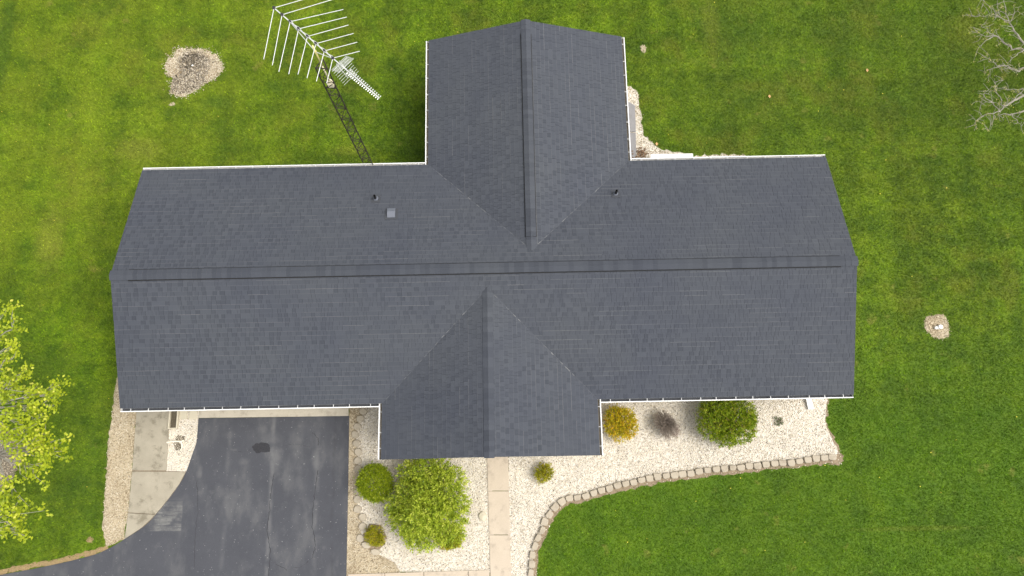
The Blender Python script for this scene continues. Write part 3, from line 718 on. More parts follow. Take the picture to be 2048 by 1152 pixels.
# vents on the back slope
def roof_z(x, y): return max(zmain(x, y), zrear(x, y), zfront(x, y))
def on_roof(px, py):
    z = 3.0
    for _ in range(20): p = G(px, py, z); z = roof_z(p.x, p.y)
    return p
for px, py, lb in ((752, 398, 'black plumbing vent pipe beside the box vent'), (1231, 388, 'black plumbing vent pipe near the right valley')):
    p = on_roof(px, py); v = empty('vent_pipe', p); v.parent = house; v.location = p-house.location; v['label'] = lb
    nrm = Vector((0, SL, 1)).normalized()
    mb = MB(); mb.tube([p+nrm*.012, p+nrm*.02], .16, 4); 
    mb = MB(); c = math.sqrt(1+SL*SL); uu = Vector((1, 0, 0)); vv = Vector((0, -1, SL))/c
    q = [p+uu*a*.13+vv*b*.15 for a, b in ((-1, -1), (1, -1), (1, 1), (-1, 1))]
    mb.add([x+nrm*.018 for x in q]+[x+nrm*.004 for x in q], [(0, 1, 2, 3), (0, 4, 5, 1), (1, 5, 6, 2), (2, 6, 7, 3), (3, 7, 4, 0)]); mb.build('flashing', M['deck'], v)
    mb = MB(); mb.tube([p+nrm*.015, p+nrm*.03+Vector((0, 0, .01)), p+Vector((0, 0, .10))], [.085, .078, .05], 14); mb.build('boot', M['tin'], v, smooth=True)
    mb = MB(); R = .042; n = 14
    vo = [(p.x+R*math.cos(2*math.pi*k/n), p.y+R*math.sin(2*math.pi*k/n)) for k in range(n)]; vi = [(p.x+.034*math.cos(2*math.pi*k/n), p.y+.034*math.sin(2*math.pi*k/n)) for k in range(n)]
    zt = p.z+.30
    mb.add([(*a, p.z) for a in vo]+[(*a, zt) for a in vo]+[(*a, zt) for a in vi]+[(*a, p.z+.1) for a in vi],
           [(k, (k+1) % n, (k+1) % n+n, k+n) for k in range(n)]+[(k+n, (k+1) % n+n, (k+1) % n+2*n, k+2*n) for k in range(n)]+[(k+2*n, (k+1) % n+2*n, (k+1) % n+3*n, k+3*n) for k in range(n)]+[tuple(3*n+k for k in range(n))])
    mb.build('pipe', M['rubber'], v, smooth=False)
p = on_roof(783, 428); bx = empty('box_vent', p); bx.parent = house; bx.location = p-house.location; bx['label'] = 'grey metal box vent on the back slope'
mb = MB(); c = math.sqrt(1+SL*SL); uu = Vector((1, 0, 0)); vv = Vector((0, -1, SL))/c; nn = Vector((0, SL, 1))/c
def bxp(a, b, h): return p+uu*a+vv*b+nn*h
q = [(-.2, -.2), (.2, -.2), (.2, .22), (-.2, .22)]
mb.add([bxp(a, b, .019) for a, b in q]+[bxp(a, b, .004) for a, b in q], [(0, 1, 2, 3), (0, 4, 5, 1), (1, 5, 6, 2), (2, 6, 7, 3), (3, 7, 4, 0)]); mb.build('flashing', M['deck'], bx)
mb = MB(); h = .125
mb.add([bxp(-h, -.15, .10), bxp(h, -.15, .10), bxp(h, .0, .135), bxp(-h, .0, .135), bxp(h, .15, .03), bxp(-h, .15, .03), bxp(-h, -.15, .05), bxp(h, -.15, .05), bxp(-h, .15, .01), bxp(h, .15, .01), bxp(-h, 0, .05), bxp(h, 0, .05)],
       [(0, 1, 2, 3), (3, 2, 4, 5), (0, 6, 7, 1), (0, 3, 10, 6), (3, 5, 8, 10), (1, 7, 11, 2), (2, 11, 9, 4), (5, 4, 9, 8)]); mb.build('hood', M['tin'], bx, bevel=.006)

# white step at the back door, seen just past the eave
a = G(1301, 308, .45); b = G(1386, 308, .45)
st = empty('back_step', (a.x, a.y, 0)); tag(st, 'low white platform step beyond the back right eave', 'step')
for k in range(4):
    mb = MB(); mb.box(a.x, b.x, a.y-.62+k*.155, a.y-.62+k*.155+.148, .42, .45); mb.build('board', M['white'], st, bevel=.004)
for xx in (a.x+.04, b.x-.12):
    for yy in (a.y-.56, a.y-.1):
        mb = MB(); mb.box(xx, xx+.08, yy, yy+.08, 0, .42); mb.build('leg', M['white'], st)

# ------------------------------------------------------------------ edging stones
def stone_mesh(seed, w=.255, d=.20, h=.13):
    r = np.random.default_rng(seed)
    pts = [(-w/2, d*.35), (-w/2*.98, -d*.2), (-w*.33, -d*.5), (w*.33, -d*.5), (w/2*.98, -d*.2), (w/2, d*.35), (w*.42, d*.5), (-w*.42, d*.5)]
    pts = [(x+r.normal()*.006, y+r.normal()*.006) for x, y in pts]
    m = MB(); m.prism(pts, -.02, h+r.normal()*.006); return m.mesh('edging_stone', bevel=.014)
SM = [stone_mesh(s) for s in range(8)]
for q in SM: q.materials.append(M['block'])
ed = empty('garden_edging', (*edge_r[0], 0)); tag(ed, 'curved row of beige edging blocks along the front lawn', 'edging')
for i, p in enumerate(edge_r):
    t = edge_r[max(i-1, 0)]-edge_r[min(i+1, len(edge_r)-1)]
    o = link('stone', SM[random.randrange(8)], None, ed, (p.x, p.y, random.uniform(-.01, .01))); 
    o.rotation_euler = (random.gauss(0, .03), random.gauss(0, .03), math.atan2(t.y, t.x)+random.gauss(0, .06))
    s_ = random.uniform(.90, 1.04); o.scale = (s_, s_*random.uniform(.9, 1.1), 1)
lp = GP(stones_l); ed = empty('garden_edging', (*lp[0], 0)); tag(ed, 'uneven row of grey edging stones beside the driveway', 'edging')
def cobble(seed):
    r = np.random.default_rng(seed); n = 8
    pts = [(math.cos(2*math.pi*k/n+.39)*.135*(1+r.normal()*.07), math.sin(2*math.pi*k/n+.39)*.125*(1+r.normal()*.07)) for k in range(n)]
    m = MB(); m.prism(pts, -.03, .09+r.normal()*.006); return m.mesh('edging_cobble', bevel=.014)
CM = [cobble(s) for s in range(6)]
for q in CM: q.materials.append(M['block'])
for i, p in enumerate(lp):
    o = link('stone', CM[random.randrange(6)], None, ed, (p.x, p.y, random.uniform(-.02, .01))); o.rotation_euler = (random.gauss(0, .05), random.gauss(0, .05), random.uniform(0, 6))
    if i in (14, 15): o.scale = (1.2, .8, 1); o.rotation_euler[2] = -.25

# ------------------------------------------------------------------ gravel (loose stones)
def scatter(poly, dens, excl=(), seed=1, edge=0.02):
    r = np.random.default_rng(seed)
    P = np.array([(p[0], p[1]) for p in poly]); lo, hi = P.min(0)-.1, P.max(0)+.1
    n = int((hi-lo).prod()*dens); X = r.uniform(lo[0], hi[0], n); Y = r.uniform(lo[1], hi[1], n)
    jx, jy = r.normal(0, edge, n), r.normal(0, edge, n)
    k = inside(X+jx, Y+jy, poly)
    for e_ in excl: k &= ~inside(X, Y, e_)
    return X[k], Y[k]
def pebbles(name, X, Y, z, mat, label, seed, s0=.009, s1=.021, tlo=None):
    r = np.random.default_rng(seed); n = len(X)
    base = np.array([(1, 0, 0), (-1, 0, 0), (0, 1, 0), (0, -1, 0), (0, 0, 1), (0, 0, -1)], float)
    tri = np.array([(0, 2, 4), (2, 1, 4), (1, 3, 4), (3, 0, 4), (2, 0, 5), (1, 2, 5), (3, 1, 5), (0, 3, 5)])
    s = r.uniform(s0, s1, n)
    V = base[None]*np.stack([s*r.uniform(.8, 1.5, n), s*r.uniform(.7, 1.1, n), s*r.uniform(.45, .8, n)], 1)[:, None]
    V += r.normal(size=V.shape)*s[:, None, None]*.2
    a = r.uniform(0, 6.28, n); ca, sa = np.cos(a), np.sin(a)
    x = V[..., 0]*ca[:, None]-V[..., 1]*sa[:, None]; y = V[..., 0]*sa[:, None]+V[..., 1]*ca[:, None]
    tl = r.normal(size=(n, 1))*.4
    W_ = np.stack([x+X[:, None], y+Y[:, None], V[..., 2]+x*tl+z+s[:, None]*.35], -1)
    F_ = (tri[None]+(np.arange(n)*6)[:, None, None]).reshape(-1, 3)
    t = np.clip(r.beta(2.6, 1.5, n), 0, 1); dk = r.random(n) < .15; t[dk] = r.uniform(0, .2, dk.sum())
    o = link(name, npmesh(name, W_.reshape(-1, 3), F_, np.repeat(t, 8)), mat); return tag(o, label, kind='stuff')
walk_polys = polys
X, Y = scatter(bedR, 1050, [house_fp], 1); pebbles('gravel', X, Y, .016, M['gravel'], 'loose white gravel in the right front bed', 1)
X, Y = scatter(bedL, 1050, [house_fp]+walk_polys, 2); pebbles('gravel', X, Y, .016, M['gravel'], 'loose white gravel in the left front bed', 2)
X, Y = scatter(tanL, 950, [bedL, house_fp]+walk_polys, 3); pebbles('gravel', X, Y, .006, M['tan'], 'loose tan gravel beside the driveway edge', 3)
X, Y = scatter(strL, 950, [house_fp], 4); pebbles('gravel', X, Y, .008, M['tan'], 'loose tan gravel left of the concrete path', 4)
X, Y = scatter(pock, 1050, [house_fp], 5); pebbles('gravel', X, Y, .010, M['gravel'], 'loose pale gravel in the pocket by the path', 5)
X, Y = scatter(rearB, 900, [house_fp], 6); pebbles('gravel', X, Y, .010, M['tan'], 'loose gravel in the corner behind the house', 6)
X, Y = scatter(patO, 1000, [], 7, .05); k = ~inside(X+np.random.default_rng(3).normal(0, .06, len(X)), Y+np.random.default_rng(4).normal(0, .06, len(X)), patI); X, Y = X[k], Y[k]; pebbles('gravel', X, Y, .010, M['gravel'], 'loose white stones around the grey dirt patch', 7)
X, Y = scatter(patI, 850, [], 17, .07); pebbles('debris', X, Y, .020, M['mulch'], 'loose chips and debris on the grey dirt patch', 17, .010, .032)
X, Y = scatter(patO, 480, [], 27, .10); pebbles('gravel', X, Y, .024, M['tan'], 'loose tan stones strewn over the dirt patch', 27, .010, .028)
c_ = G(383, 122).xy; P_ = [c_+Vector((math.cos(a)*.34, math.sin(a)*.30)) for a in np.linspace(0, 6.28, 12)[:-1]]
X, Y = scatter(P_, 900, [], 28, .10); o = pebbles('bark_chips', X, Y, .034, M['dark_soil'], 'dark damp bark chips in the middle of the dirt patch', 28, .010, .030)
X, Y = scatter(patR, 950, [], 8, .05); pebbles('gravel', X, Y, .010, M['tan'], 'loose gravel in the round patch right of the house', 8)
X, Y = scatter(ring, 700, [], 9, .06); pebbles('gravel', X, Y, .010, M['tan'], 'loose pale gravel under the lime green tree', 9)
X, Y = scatter(soil_right, 70, [bedR], 10); pebbles('gravel', X, Y, .010, M['gravel'], 'stray white stones in the soil strip by the edging', 10)

# ------------------------------------------------------------------ grass
def grass():
    r = np.random.default_rng(31)
    c = [G(-60, -60), G(2108, -60), G(2108, 1210), G(-60, 1210)]
    lo = (min(p.x for p in c), min(p.y for p in c)); hi = (max(p.x for p in c), max(p.y for p in c))
    quad = [p.xy for p in c]
    n = int((hi[0]-lo[0])*(hi[1]-lo[1])*1750)
    X = r.uniform(lo[0], hi[0], n); Y = r.uniform(lo[1], hi[1], n)
    k = inside(X, Y, quad); Xj = X+r.normal(0, .05, n); Yj = Y+r.normal(0, .05, n)
    hx = [(X0+.6, Y0+.7), (B0+.7, Y0+.7), (B0+.7, YB+.5), (B1-.7, YB+.5), (B1-.7, Y0+.7), (X1-.6, Y0+.7), (X1-.6, Y1-.7), (A1-.7, Y1-.7), (A1-.7, YA-.5), (A0+.7, YA-.5), (A0+.7, Y1-.7), (X0+.6, Y1-.7)]
    for e_ in cut+[hx]:
        b = np.array([(p[0], p[1]) for p in e_]); m_ = k & (Xj > b[:, 0].min()) & (Xj < b[:, 0].max()) & (Yj > b[:, 1].min()) & (Yj < b[:, 1].max())
        idx = np.nonzero(m_)[0]; k[idx[inside(Xj[idx], Yj[idx], e_)]] = False
    for e_ in hard: k &= ~inside(X, Y, e_)
    for e_ in soft: k &= ~inside(X+r.normal(0, .07, n), Y+r.normal(0, .07, n), e_)
    X, Y = X[k], Y[k]; n = len(X)
    a = r.uniform(0, 6.28, n); hgt = r.uniform(.025, .065, n); ln = r.uniform(.01, .05, n); w = r.uniform(.005, .011, n)
    big = r.random(n) < .05; w[big] *= 1.9; ln[big] *= 1.3
    dx, dy = np.cos(a), np.sin(a); z = np.full(n, -.002)
    V = np.stack([np.stack([X-dy*w, Y+dx*w, z], -1), np.stack([X+dy*w, Y-dx*w, z], -1), np.stack([X+dx*ln, Y+dy*ln, hgt], -1)], 1)
    t = np.clip(r.normal(.45, .26, n), 0, .9); t[big] = r.uniform(.7, 1.0, big.sum())
    o = link('grass', npmesh('grass', V.reshape(-1, 3), np.arange(n*3).reshape(-1, 3), t), M['blades'])
    tag(o, 'short mown green grass covering the lawn', kind='stuff')
grass()
# dandelions
r_ = np.random.default_rng(5); mb = MB()
pp = [(r_.uniform(0, 2048), r_.uniform(0, 1152)) for _ in range(95)] + [(1480, 956), (1690, 1000), (1880, 985), (1860, 905), (1910, 880), (1625, 930)]
hx = [(X0, Y0), (B0, Y0), (B0, YB), (B1, YB), (B1, Y0), (X1, Y0), (X1, Y1), (A1, Y1), (A1, YA), (A0, YA), (A0, Y1), (X0, Y1)]
for q in pp:
    p = G(*q); ax = np.array([p.x]); ay = np.array([p.y])
    if any(inside(ax, ay, e_)[0] for e_ in cut+[hx]): continue
    s_ = r_.uniform(.010, .017); mb.tube([(p.x, p.y, .0), (p.x, p.y, .055)], .003, 3); mb.tube([(p.x, p.y, .052), (p.x, p.y, .062), (p.x, p.y, .068)], [s_*.7, s_, s_*.4], 8)
tag(mb.build('dandelions', M['petal']), 'scattered yellow dandelions in the lawn', kind='stuff')

# ------------------------------------------------------------------ plants
def leaf_mesh(name, P, A, B, ln, w, tones, fold=.25):
    """rhombic folded leaves: base P, length dir A, width dir B"""
    N = np.cross(A, B)
    ln = ln[:, None]; w = w[:, None]
    base = P; tip = P+A*ln; l = P+A*ln*.45+B*w+N*w*fold; r = P+A*ln*.45-B*w+N*w*fold
    V = np.stack([base, r, tip, l], 1).reshape(-1, 3); n = len(P)
    i = np.arange(n)*4
    F = np.concatenate([np.stack([i, i+1, i+2], 1), np.stack([i, i+2, i+3], 1)])
    return npmesh(name, V, F, np.concatenate([tones, tones]))
def unit(v): return v/np.maximum(np.linalg.norm(v, axis=-1, keepdims=True), 1e-9)
def sprays(lobes, n_sh, per, sh_len, leaf, width, seed, up=.5, hemi=-.35, shell=(.72, 1.0), spread=.8, zmin=.03):
    """leafy shoots over a set of lobes (x, y, z, rx, ry, rz)"""
    r = np.random.default_rng(seed); L = np.array(lobes, float)
    area = (L[:, 3]*L[:, 4]); pick = r.choice(len(L), n_sh, p=area/area.sum())
    d = unit(r.normal(size=(n_sh, 3))); d[:, 2] = np.where(d[:, 2] < hemi, -d[:, 2], d[:, 2])
    rr = r.uniform(shell[0]**3, shell[1]**3, n_sh)**(1/3); rr *= np.where(r.random(n_sh) < .10, r.uniform(1.0, 1.22, n_sh), 1)
    c = L[pick, :3]+d*L[pick, 3:]*rr[:, None]
    ax = unit(d*1.0+np.array([0, 0, up])+r.normal(size=(n_sh, 3))*.45)
    t = r.uniform(0, 1, (n_sh, per)); P = c[:, None]+ax[:, None]*(t*sh_len)[..., None]+r.normal(size=(n_sh, per, 3))*sh_len*.10
    A = unit(ax[:, None]+r.normal(size=(n_sh, per, 3))*spread); Bv = unit(np.cross(A, unit(ax[:, None]*.3+r.normal(size=(n_sh, per, 3)))))
    P = P.reshape(-1, 3); A = A.reshape(-1, 3); Bv = Bv.reshape(-1, 3)
    st = np.repeat(r.normal(0, .17, n_sh), per); tn = np.clip(.5+st+r.normal(0, .14, len(P)), 0, 1)
    k = P[:, 2] > zmin
    P, A, Bv, tn = P[k], A[k], Bv[k], tn[k]
    ln = leaf*r.uniform(.7, 1.3, len(P)); w = width*r.uniform(.7, 1.3, len(P))
    return P, A, Bv, ln, w, tn
def stems(base, lobes, n, seed, r0=.012, wob=.06):
    r = np.random.default_rng(seed); mb = MB()
    for i in range(n):
        L = lobes[r.integers(0, len(lobes))]; d = unit(r.normal(size=3)); d[2] = abs(d[2])
        e_ = Vector((L[0]+d[0]*L[3]*.8, L[1]+d[1]*L[4]*.8, L[2]+d[2]*L[5]*.75)); b = Vector(base)+Vector((r.normal()*.05, r.normal()*.05, 0))
        pts = [b]
        for k in (1, 2, 3, 4): pts.append(b.lerp(e_, k/4)+Vector((r.normal()*wob, r.normal()*wob, .10*math.sin(k/4*3.14))))
        mb.tube(pts, [r0, r0*.8, r0*.6, r0*.4, r0*.2], 5)
    return mb
def shrub(name, label, lobes_px, h, n_sh, per, sh_len, leaf, width, stops, seed, cat='shrub', n_st=14, rz=None, **kw):
    """lobes given as (px, py, radius in px); the crown stands on the ground"""
    lobes = []
    for q in lobes_px:
        px, py, rp = q[:3]; hh = h*(q[3] if len(q) > 3 else 1)
        z = hh*.55; c = G(px, py, z); rad = rp/CAM_F*(CAM_H-z)
        lobes.append((c.x, c.y, z, rad, rad, hh*.45))
    bx_ = sum(l[0] for l in lobes)/len(lobes); by_ = sum(l[1] for l in lobes)/len(lobes)
    e_ = empty(name, (bx_, by_, .02)); tag(e_, label, cat)
    dat = sprays(lobes, n_sh, per, sh_len, leaf, width, seed, **kw)
    link('foliage', leaf_mesh('foliage', *dat), m_leaf(name+'_leaf', stops), e_)
    stems((bx_, by_, .0), lobes, n_st, seed).build('stem', M['bark'], e_)
    return e_
shrub('boxwood_shrub', 'tightly clipped round green shrub beside the edging stones', [(750, 966, 34), (748, 960, 30), (757, 972, 30)], .95, 3400, 7, .06, .034, .012, L_BOX, 41, up=.3, hemi=-.1, shell=(.8, 1.0))
shrub('spreading_shrub', 'largest lime green bushy shrub below the front gable', [(850, 950, 30, .85), (822, 945, 20, .7), (880, 945, 24, .8), (888, 978, 34, .95), (818, 990, 26, .85), (850, 990, 34, 1.05), (850, 1025, 38, 1.2), (878, 1018, 30, 1.1), (912, 1002, 22, .85), (890, 1048, 30, .95), (826, 1040, 30, .95), (862, 1066, 26, .85), (836, 1072, 20, .7), (910, 962, 17, .7), (798, 1008, 20, .7), (800, 1035, 18, .65), (920, 1030, 13, .6), (910, 1070, 14, .6)], 1.75, 3300, 15, .22, .062, .017, L_LIME, 42, up=.5, n_st=40, shell=(.5, 1.0), spread=.6)
shrub('corner_shrub', 'small olive green shrub at the lower right of the large lime bush', [(897, 1072, 20), (906, 1078, 14)], .7, 420, 9, .12, .06, .014, L_SMALL, 43)
shrub('dwarf_shrub', 'small yellowish shrub in dark mulch beside the edging stones', [(750, 1072, 14), (744, 1066, 8), (756, 1078, 9)], .4, 230, 9, .12, .06, .012, L_SMALL, 44)
shrub('dwarf_shrub', 'small green shrub alone in the gravel right of the walkway', [(1088, 946, 14), (1092, 941, 10), (1083, 952, 9)], .42, 260, 9, .12, .06, .011, L_SMALL, 45, up=.7)
shrub('golden_shrub', 'golden orange shrub beside the front gable gutter', [(1236, 842, 26), (1250, 838, 20), (1228, 855, 18), (1254, 855, 20), (1240, 866, 16), (1226, 832, 15)], .85, 1500, 11, .09, .036, .012, L_GOLD, 46, up=.5)
shrub('evergreen_shrub', 'large dark green shrub under the right front gutter', [(1450, 835, 42), (1425, 825, 28), (1478, 828, 28), (1425, 850, 27), (1475, 855, 30), (1450, 866, 24), (1440, 815, 26), (1492, 838, 16, .8)], 1.15, 3000, 11, .13, .055, .012, L_GREEN, 47, up=.5, n_st=30)
shrub('weed', 'tiny grey green weed alone in the white gravel', [(1556, 842, 7), (1560, 845, 4)], .12, 40, 7, .05, .04, .012, L_WEED, 48, n_st=4)
# mulch round the dwarf shrub
P = rough([G(749, 1074).xy + Vector((math.cos(a)*.36, math.sin(a)*.42)) for a in np.linspace(0, 6.28, 16)[:-1]], .06, .05, 3)
m = MB(); m.prism(P, .0, .034); tag(m.build('mulch', M['soil']), 'brown mulch ring around the small yellowish shrub', kind='structure')
# bare purple-brown shrub made of arching twigs
def twig_shrub():
    c = G(1331, 850, .3); e_ = empty('twiggy_shrub', (c.x, c.y, .01)); tag(e_, 'leafless purple brown twiggy shrub between golden and green shrubs', 'shrub')
    r = np.random.default_rng(51); mb = MB(); tips = []
    for i in range(270):
        a = r.uniform(0, 6.28); R = (.43+.09*math.sin(a*2-2.6))*math.sqrt(r.uniform(.05, 1)); h = .62*(1-.5*(R/.5)**2)+r.normal()*.05
        b = Vector((c.x+r.normal()*.05, c.y+r.normal()*.05, 0)); t = Vector((c.x+.05*0+R*math.cos(a), c.y+R*math.sin(a), max(.1, h)))
        mid = b.lerp(t, .5)+Vector((0, 0, .12)); q = [b, b.lerp(mid, .6)+Vector((r.normal()*.02, r.normal()*.02, .06)), mid, t]
        mb.tube(q, [.013, .011, .009, .005], 4, False); tips.append(t)
        for k in range(2): mb.tube([mid.lerp(t, .3*k+.2), t+Vector((r.normal()*.07, r.normal()*.07, r.normal()*.05))], [.007, .004], 3, False)
    mb.build('branch', M['twig'], e_)
    T = np.array([tuple(t) for t in tips]); s = (T[:, 0]-c.x)-(T[:, 1]-c.y); k = np.argsort(-s)[:30]
    P = np.repeat(T[k], 22, 0)+r.normal(size=(660, 3))*.05; A = unit(r.normal(size=(660, 3))); Bv = unit(np.cross(A, r.normal(size=(660, 3))))
    link('leaves', leaf_mesh('leaves', P, A, Bv, np.full(660, .022), np.full(660, .005), r.random(660)), m_leaf('red_bud', L_RED), e_)
twig_shrub()

# trees ---------------------------------------------------------------
def branch_path(a, b, r, wob, k=6, sag=0.0):
    a, b = Vector(a), Vector(b); L = (b-a).length; out = []
    off = Vector((0, 0, 0))
    for i in range(k+1):
        t = i/k; off = off+Vector((r.normal(), r.normal(), r.normal()))*wob*L/k if 0 < i < k else off*(.5 if i == k else 1)
        out.append(a.lerp(b, t)+off*(1-abs(2*t-1)**2)+Vector((0, 0, sag*4*t*(1-t))))
    return out
def lime_tree():
    base = G(-22, 925); r = np.random.default_rng(61)
    e_ = empty('maple_tree', base); tag(e_, 'lime green leafed tree reaching in from the left edge', 'tree')
    top = base+Vector((.1, .2, 5.6))
    mb = MB(); tr = branch_path(base-Vector((0, 0, .1)), top, r, .05, 10); rad = [.15*(1-.085*i)+.02 for i in range(11)]; mb.tube(tr, rad, 10); mb.build('trunk', M['bark_grey'], e_, smooth=True)
    seen = [(28, 640, 5.0), (12, 622, 5.1), (5, 660, 4.8), (18, 690, 4.9), (30, 712, 4.9), (8, 720, 5.0), (22, 745, 4.6), (45, 752, 4.5), (5, 765, 5.0), (30, 790, 5.0), (60, 795, 4.8), (85, 782, 4.7), (112, 775, 4.6), (108, 812, 4.5), (85, 830, 4.6), (50, 825, 4.9), (20, 830, 5.2), (62, 862, 4.8), (32, 860, 5.1), (12, 880, 5.2), (92, 868, 4.5), (104, 885, 4.4), (128, 902, 4.3), (90, 905, 4.6), (62, 895, 4.9), (38, 905, 5.0), (88, 932, 4.4), (72, 948, 4.4), (50, 928, 4.7), (22, 965, 4.8), (8, 985, 4.9), (15, 1012, 4.6), (40, 1020, 4.5), (58, 1012, 4.4), (30, 1042, 4.5), (48, 1070, 4.3), (12, 1060, 4.6), (35, 1055, 4.4), (70, 815, 4.8), (100, 790, 4.6), (40, 845, 5.0), (78, 880, 4.7), (110, 895, 4.4), (5, 800, 5.2), (15, 855, 5.2), (25, 775, 5.0)]
    tips = [G(x, y, z) for x, y, z in seen]
    for i in range(120):
        a = r.uniform(0, 6.28); R = 4.7*math.sqrt(r.uniform(.05, 1)); z = 5.9-1.6*(R/4.7)**2+r.normal()*.4-(1.0 if r.random() < .25 else 0)
        p = base+Vector((R*math.cos(a), R*math.sin(a), z))
        if math.cos(a)*R > 1.2: continue              # the side in view is laid out above
        tips.append(p)
    # limbs: group tips by direction, each limb carries the tips nearest to it
    bb = MB(); NL = 13; limbs = []
    for i in range(NL):
        a = 2*math.pi*i/NL+r.normal()*.1; s_ = tr[3+i % 6]; end = base+Vector((3.0*math.cos(a), 3.0*math.sin(a), 4.6+r.normal()*.3))
        pth = branch_path(s_, end, r, .16, 8, .15); limbs.append(pth); bb.tube(pth, [.06-.005*k for k in range(9)], 6, False)
    nodes = [(p, .06-.005*k) for pth in limbs for k, p in enumerate(pth) if k > 1]
    cl = []
    for t in tips:
        n_, rr = min(nodes, key=lambda q: (q[0]-t).length+.8*max(0, (q[0]-base).xy.length-(t-base).xy.length))
        pth = branch_path(n_, t, r, .18, 6, .06); bb.tube(pth, [.026-.0032*k for k in range(7)], 5, False)
        for k in range(5, 7):
            for j in range(1 if k < 6 else 2):
                q = pth[k]+Vector((r.normal()*.19, r.normal()*.19, r.normal()*.10)); bb.tube([pth[k-1], pth[k-1].lerp(q, .5)+Vector((r.normal()*.04, r.normal()*.04, .03)), q], [.009, .007, .004], 4, False); cl.append(q)
        cl.append(t)
    bb.build('branches', M['bark_grey'], e_)
    C = np.array([tuple(c) for c in cl]); n = len(C); per = 19
    P = C[:, None]+r.normal(size=(n, per, 3))*np.array([.085, .085, .06]); P = P.reshape(-1, 3); m_ = len(P)
    A = unit(r.normal(size=(m_, 3))*np.array([1, 1, .35])); N = unit(r.normal(size=(m_, 3))*.45+np.array([0, 0, 1])); Bv = unit(np.cross(N, A))
    tn = np.clip(np.repeat(r.normal(.52, .13, n), per)+r.normal(0, .16, m_), 0, 1)
    link('leaves', leaf_mesh('leaves', P, A, Bv, r.uniform(.07, .12, m_), r.uniform(.025, .042, m_), tn, .15), m_leaf('maple_leaf', L_TREE, .4), e_)
lime_tree()
def bare_tree():
    base = G(2150, 175); r = np.random.default_rng(71)
    e_ = empty('budding_tree', base); tag(e_, 'nearly bare budding tree reaching in from the upper right edge', 'tree')
    mb = MB(); top = base+Vector((-.3, .2, 6.3)); tr = branch_path(base-Vector((0, 0, .1)), top, r, .05, 10); mb.tube(tr, [.16*(1-.085*i)+.015 for i in range(11)], 10); mb.build('trunk', M['bark_grey'], e_, smooth=True)
    z = 4.8
    main = [[(2075, 120), (2048, 88), (2030, 62), (2021, 45), (2012, 15), (2005, -20)], [(2021, 45), (2008, 38), (1992, 27), (1970, 5), (1958, -10)], [(2021, 45), (2000, 33), (1985, 28), (1960, 32), (1938, 32)],
            [(2075, 112), (2048, 100), (2025, 96), (2008, 84), (1990, 72), (1972, 72), (1952, 66)], [(1990, 72), (1975, 62), (1962, 50)], [(1990, 72), (1970, 82), (1955, 97)],
            [(2080, 135), (2055, 138), (2030, 141), (2018, 132), (2005, 132), (1980, 138), (1968, 146)], [(2005, 132), (1990, 128), (1975, 118), (1966, 112)], [(2048, 100), (2030, 112), (2012, 128)],
            [(2085, 165), (2048, 188), (2030, 200), (2015, 210), (2000, 222), (1988, 228), (1970, 230), (1952, 242)], [(2030, 200), (2048, 178), (2015, 180), (1992, 172)], [(1988, 228), (1984, 245), (1974, 265)],
            [(2000, 222), (1985, 205), (1965, 208), (1958, 200)], [(2010, 212), (1998, 195), (1990, 178), (2005, 160)], [(2085, 200), (2048, 220), (2020, 228), (1995, 229)], [(2020, 228), (2035, 242), (2042, 250)], [(1970, 230), (1955, 240), (1950, 250)],
            [(2021, 45), (2028, 30), (2035, 20)], [(2000, 33), (1995, 15), (1998, -5)], [(1985, 205), (1968, 190), (1975, 180)]]
    bb = MB(); ends = []; allp = []
    for li, ln in enumerate(main):
        k = len(ln); P = [G(x, y, z+.25*math.sin(li*1.7)+.03*i*(1 if li % 2 else -1)) for i, (x, y) in enumerate(ln)]
        P = [p+Vector((r.normal()*.02, r.normal()*.02, r.normal()*.03)) for p in smooth_line(P, 3)]
        big = ln[0][0] > 2070; r0 = .040 if big else .015
        bb.tube(P, [max(.0055, r0*(1-i/len(P))) for i in range(len(P))], 6, False); allp += P[3:]; ends.append(P[-1])
        if big: bb.tube(branch_path(tr[5+li % 4], P[0], r, .06, 5), [.075, .065, .055, .048, .042, .036], 7, False)
    for i in range(10):                                   # limbs on the far sides, out of the picture
        a = r.uniform(-1.9, 1.9); t = base+Vector((3.2*math.cos(a), 3.2*math.sin(a), 4.5+r.normal()*.5)); P = branch_path(tr[4+i % 6], t, r, .15, 8, .2)
        bb.tube(P, [.06-.006*k for k in range(9)], 6, False); allp += P[3:]
    cl = []
    for p in allp:
        for j in range(2 if r.random() < .35 else 1):
            d = Vector((r.normal(-.25, 1), r.normal(0, 1), r.normal(.1, .4))).normalized()*r.uniform(.12, .42)
            q1 = p+d*.5+Vector((r.normal()*.03, r.normal()*.03, .02)); q2 = p+d
            bb.tube([p, q1, q2], [.0068, .0055, .0036], 4, False); cl.append(q2)
            if r.random() < .6: q3 = q1+Vector((r.normal()*.1, r.normal()*.1, r.normal()*.06)); bb.tube([q1, q3], [.0055, .004], 3, False); cl.append(q3)
    bb.build('branches', M['bark_bare'], e_)
    C = np.array([tuple(c) for c in cl+ends*3]); k = r.random(len(C)) < .5; C = C[k]; n = len(C); per = 6
    P = (C[:, None]+r.normal(size=(n, per, 3))*.018).reshape(-1, 3); m_ = len(P); A = unit(r.normal(size=(m_, 3))); Bv = unit(np.cross(A, r.normal(size=(m_, 3))))
    link('buds', leaf_mesh('buds', P, A, Bv, r.uniform(.025, .05, m_), r.uniform(.009, .016, m_), r.random(m_)), m_leaf('bud', L_BUD), e_)
bare_tree()

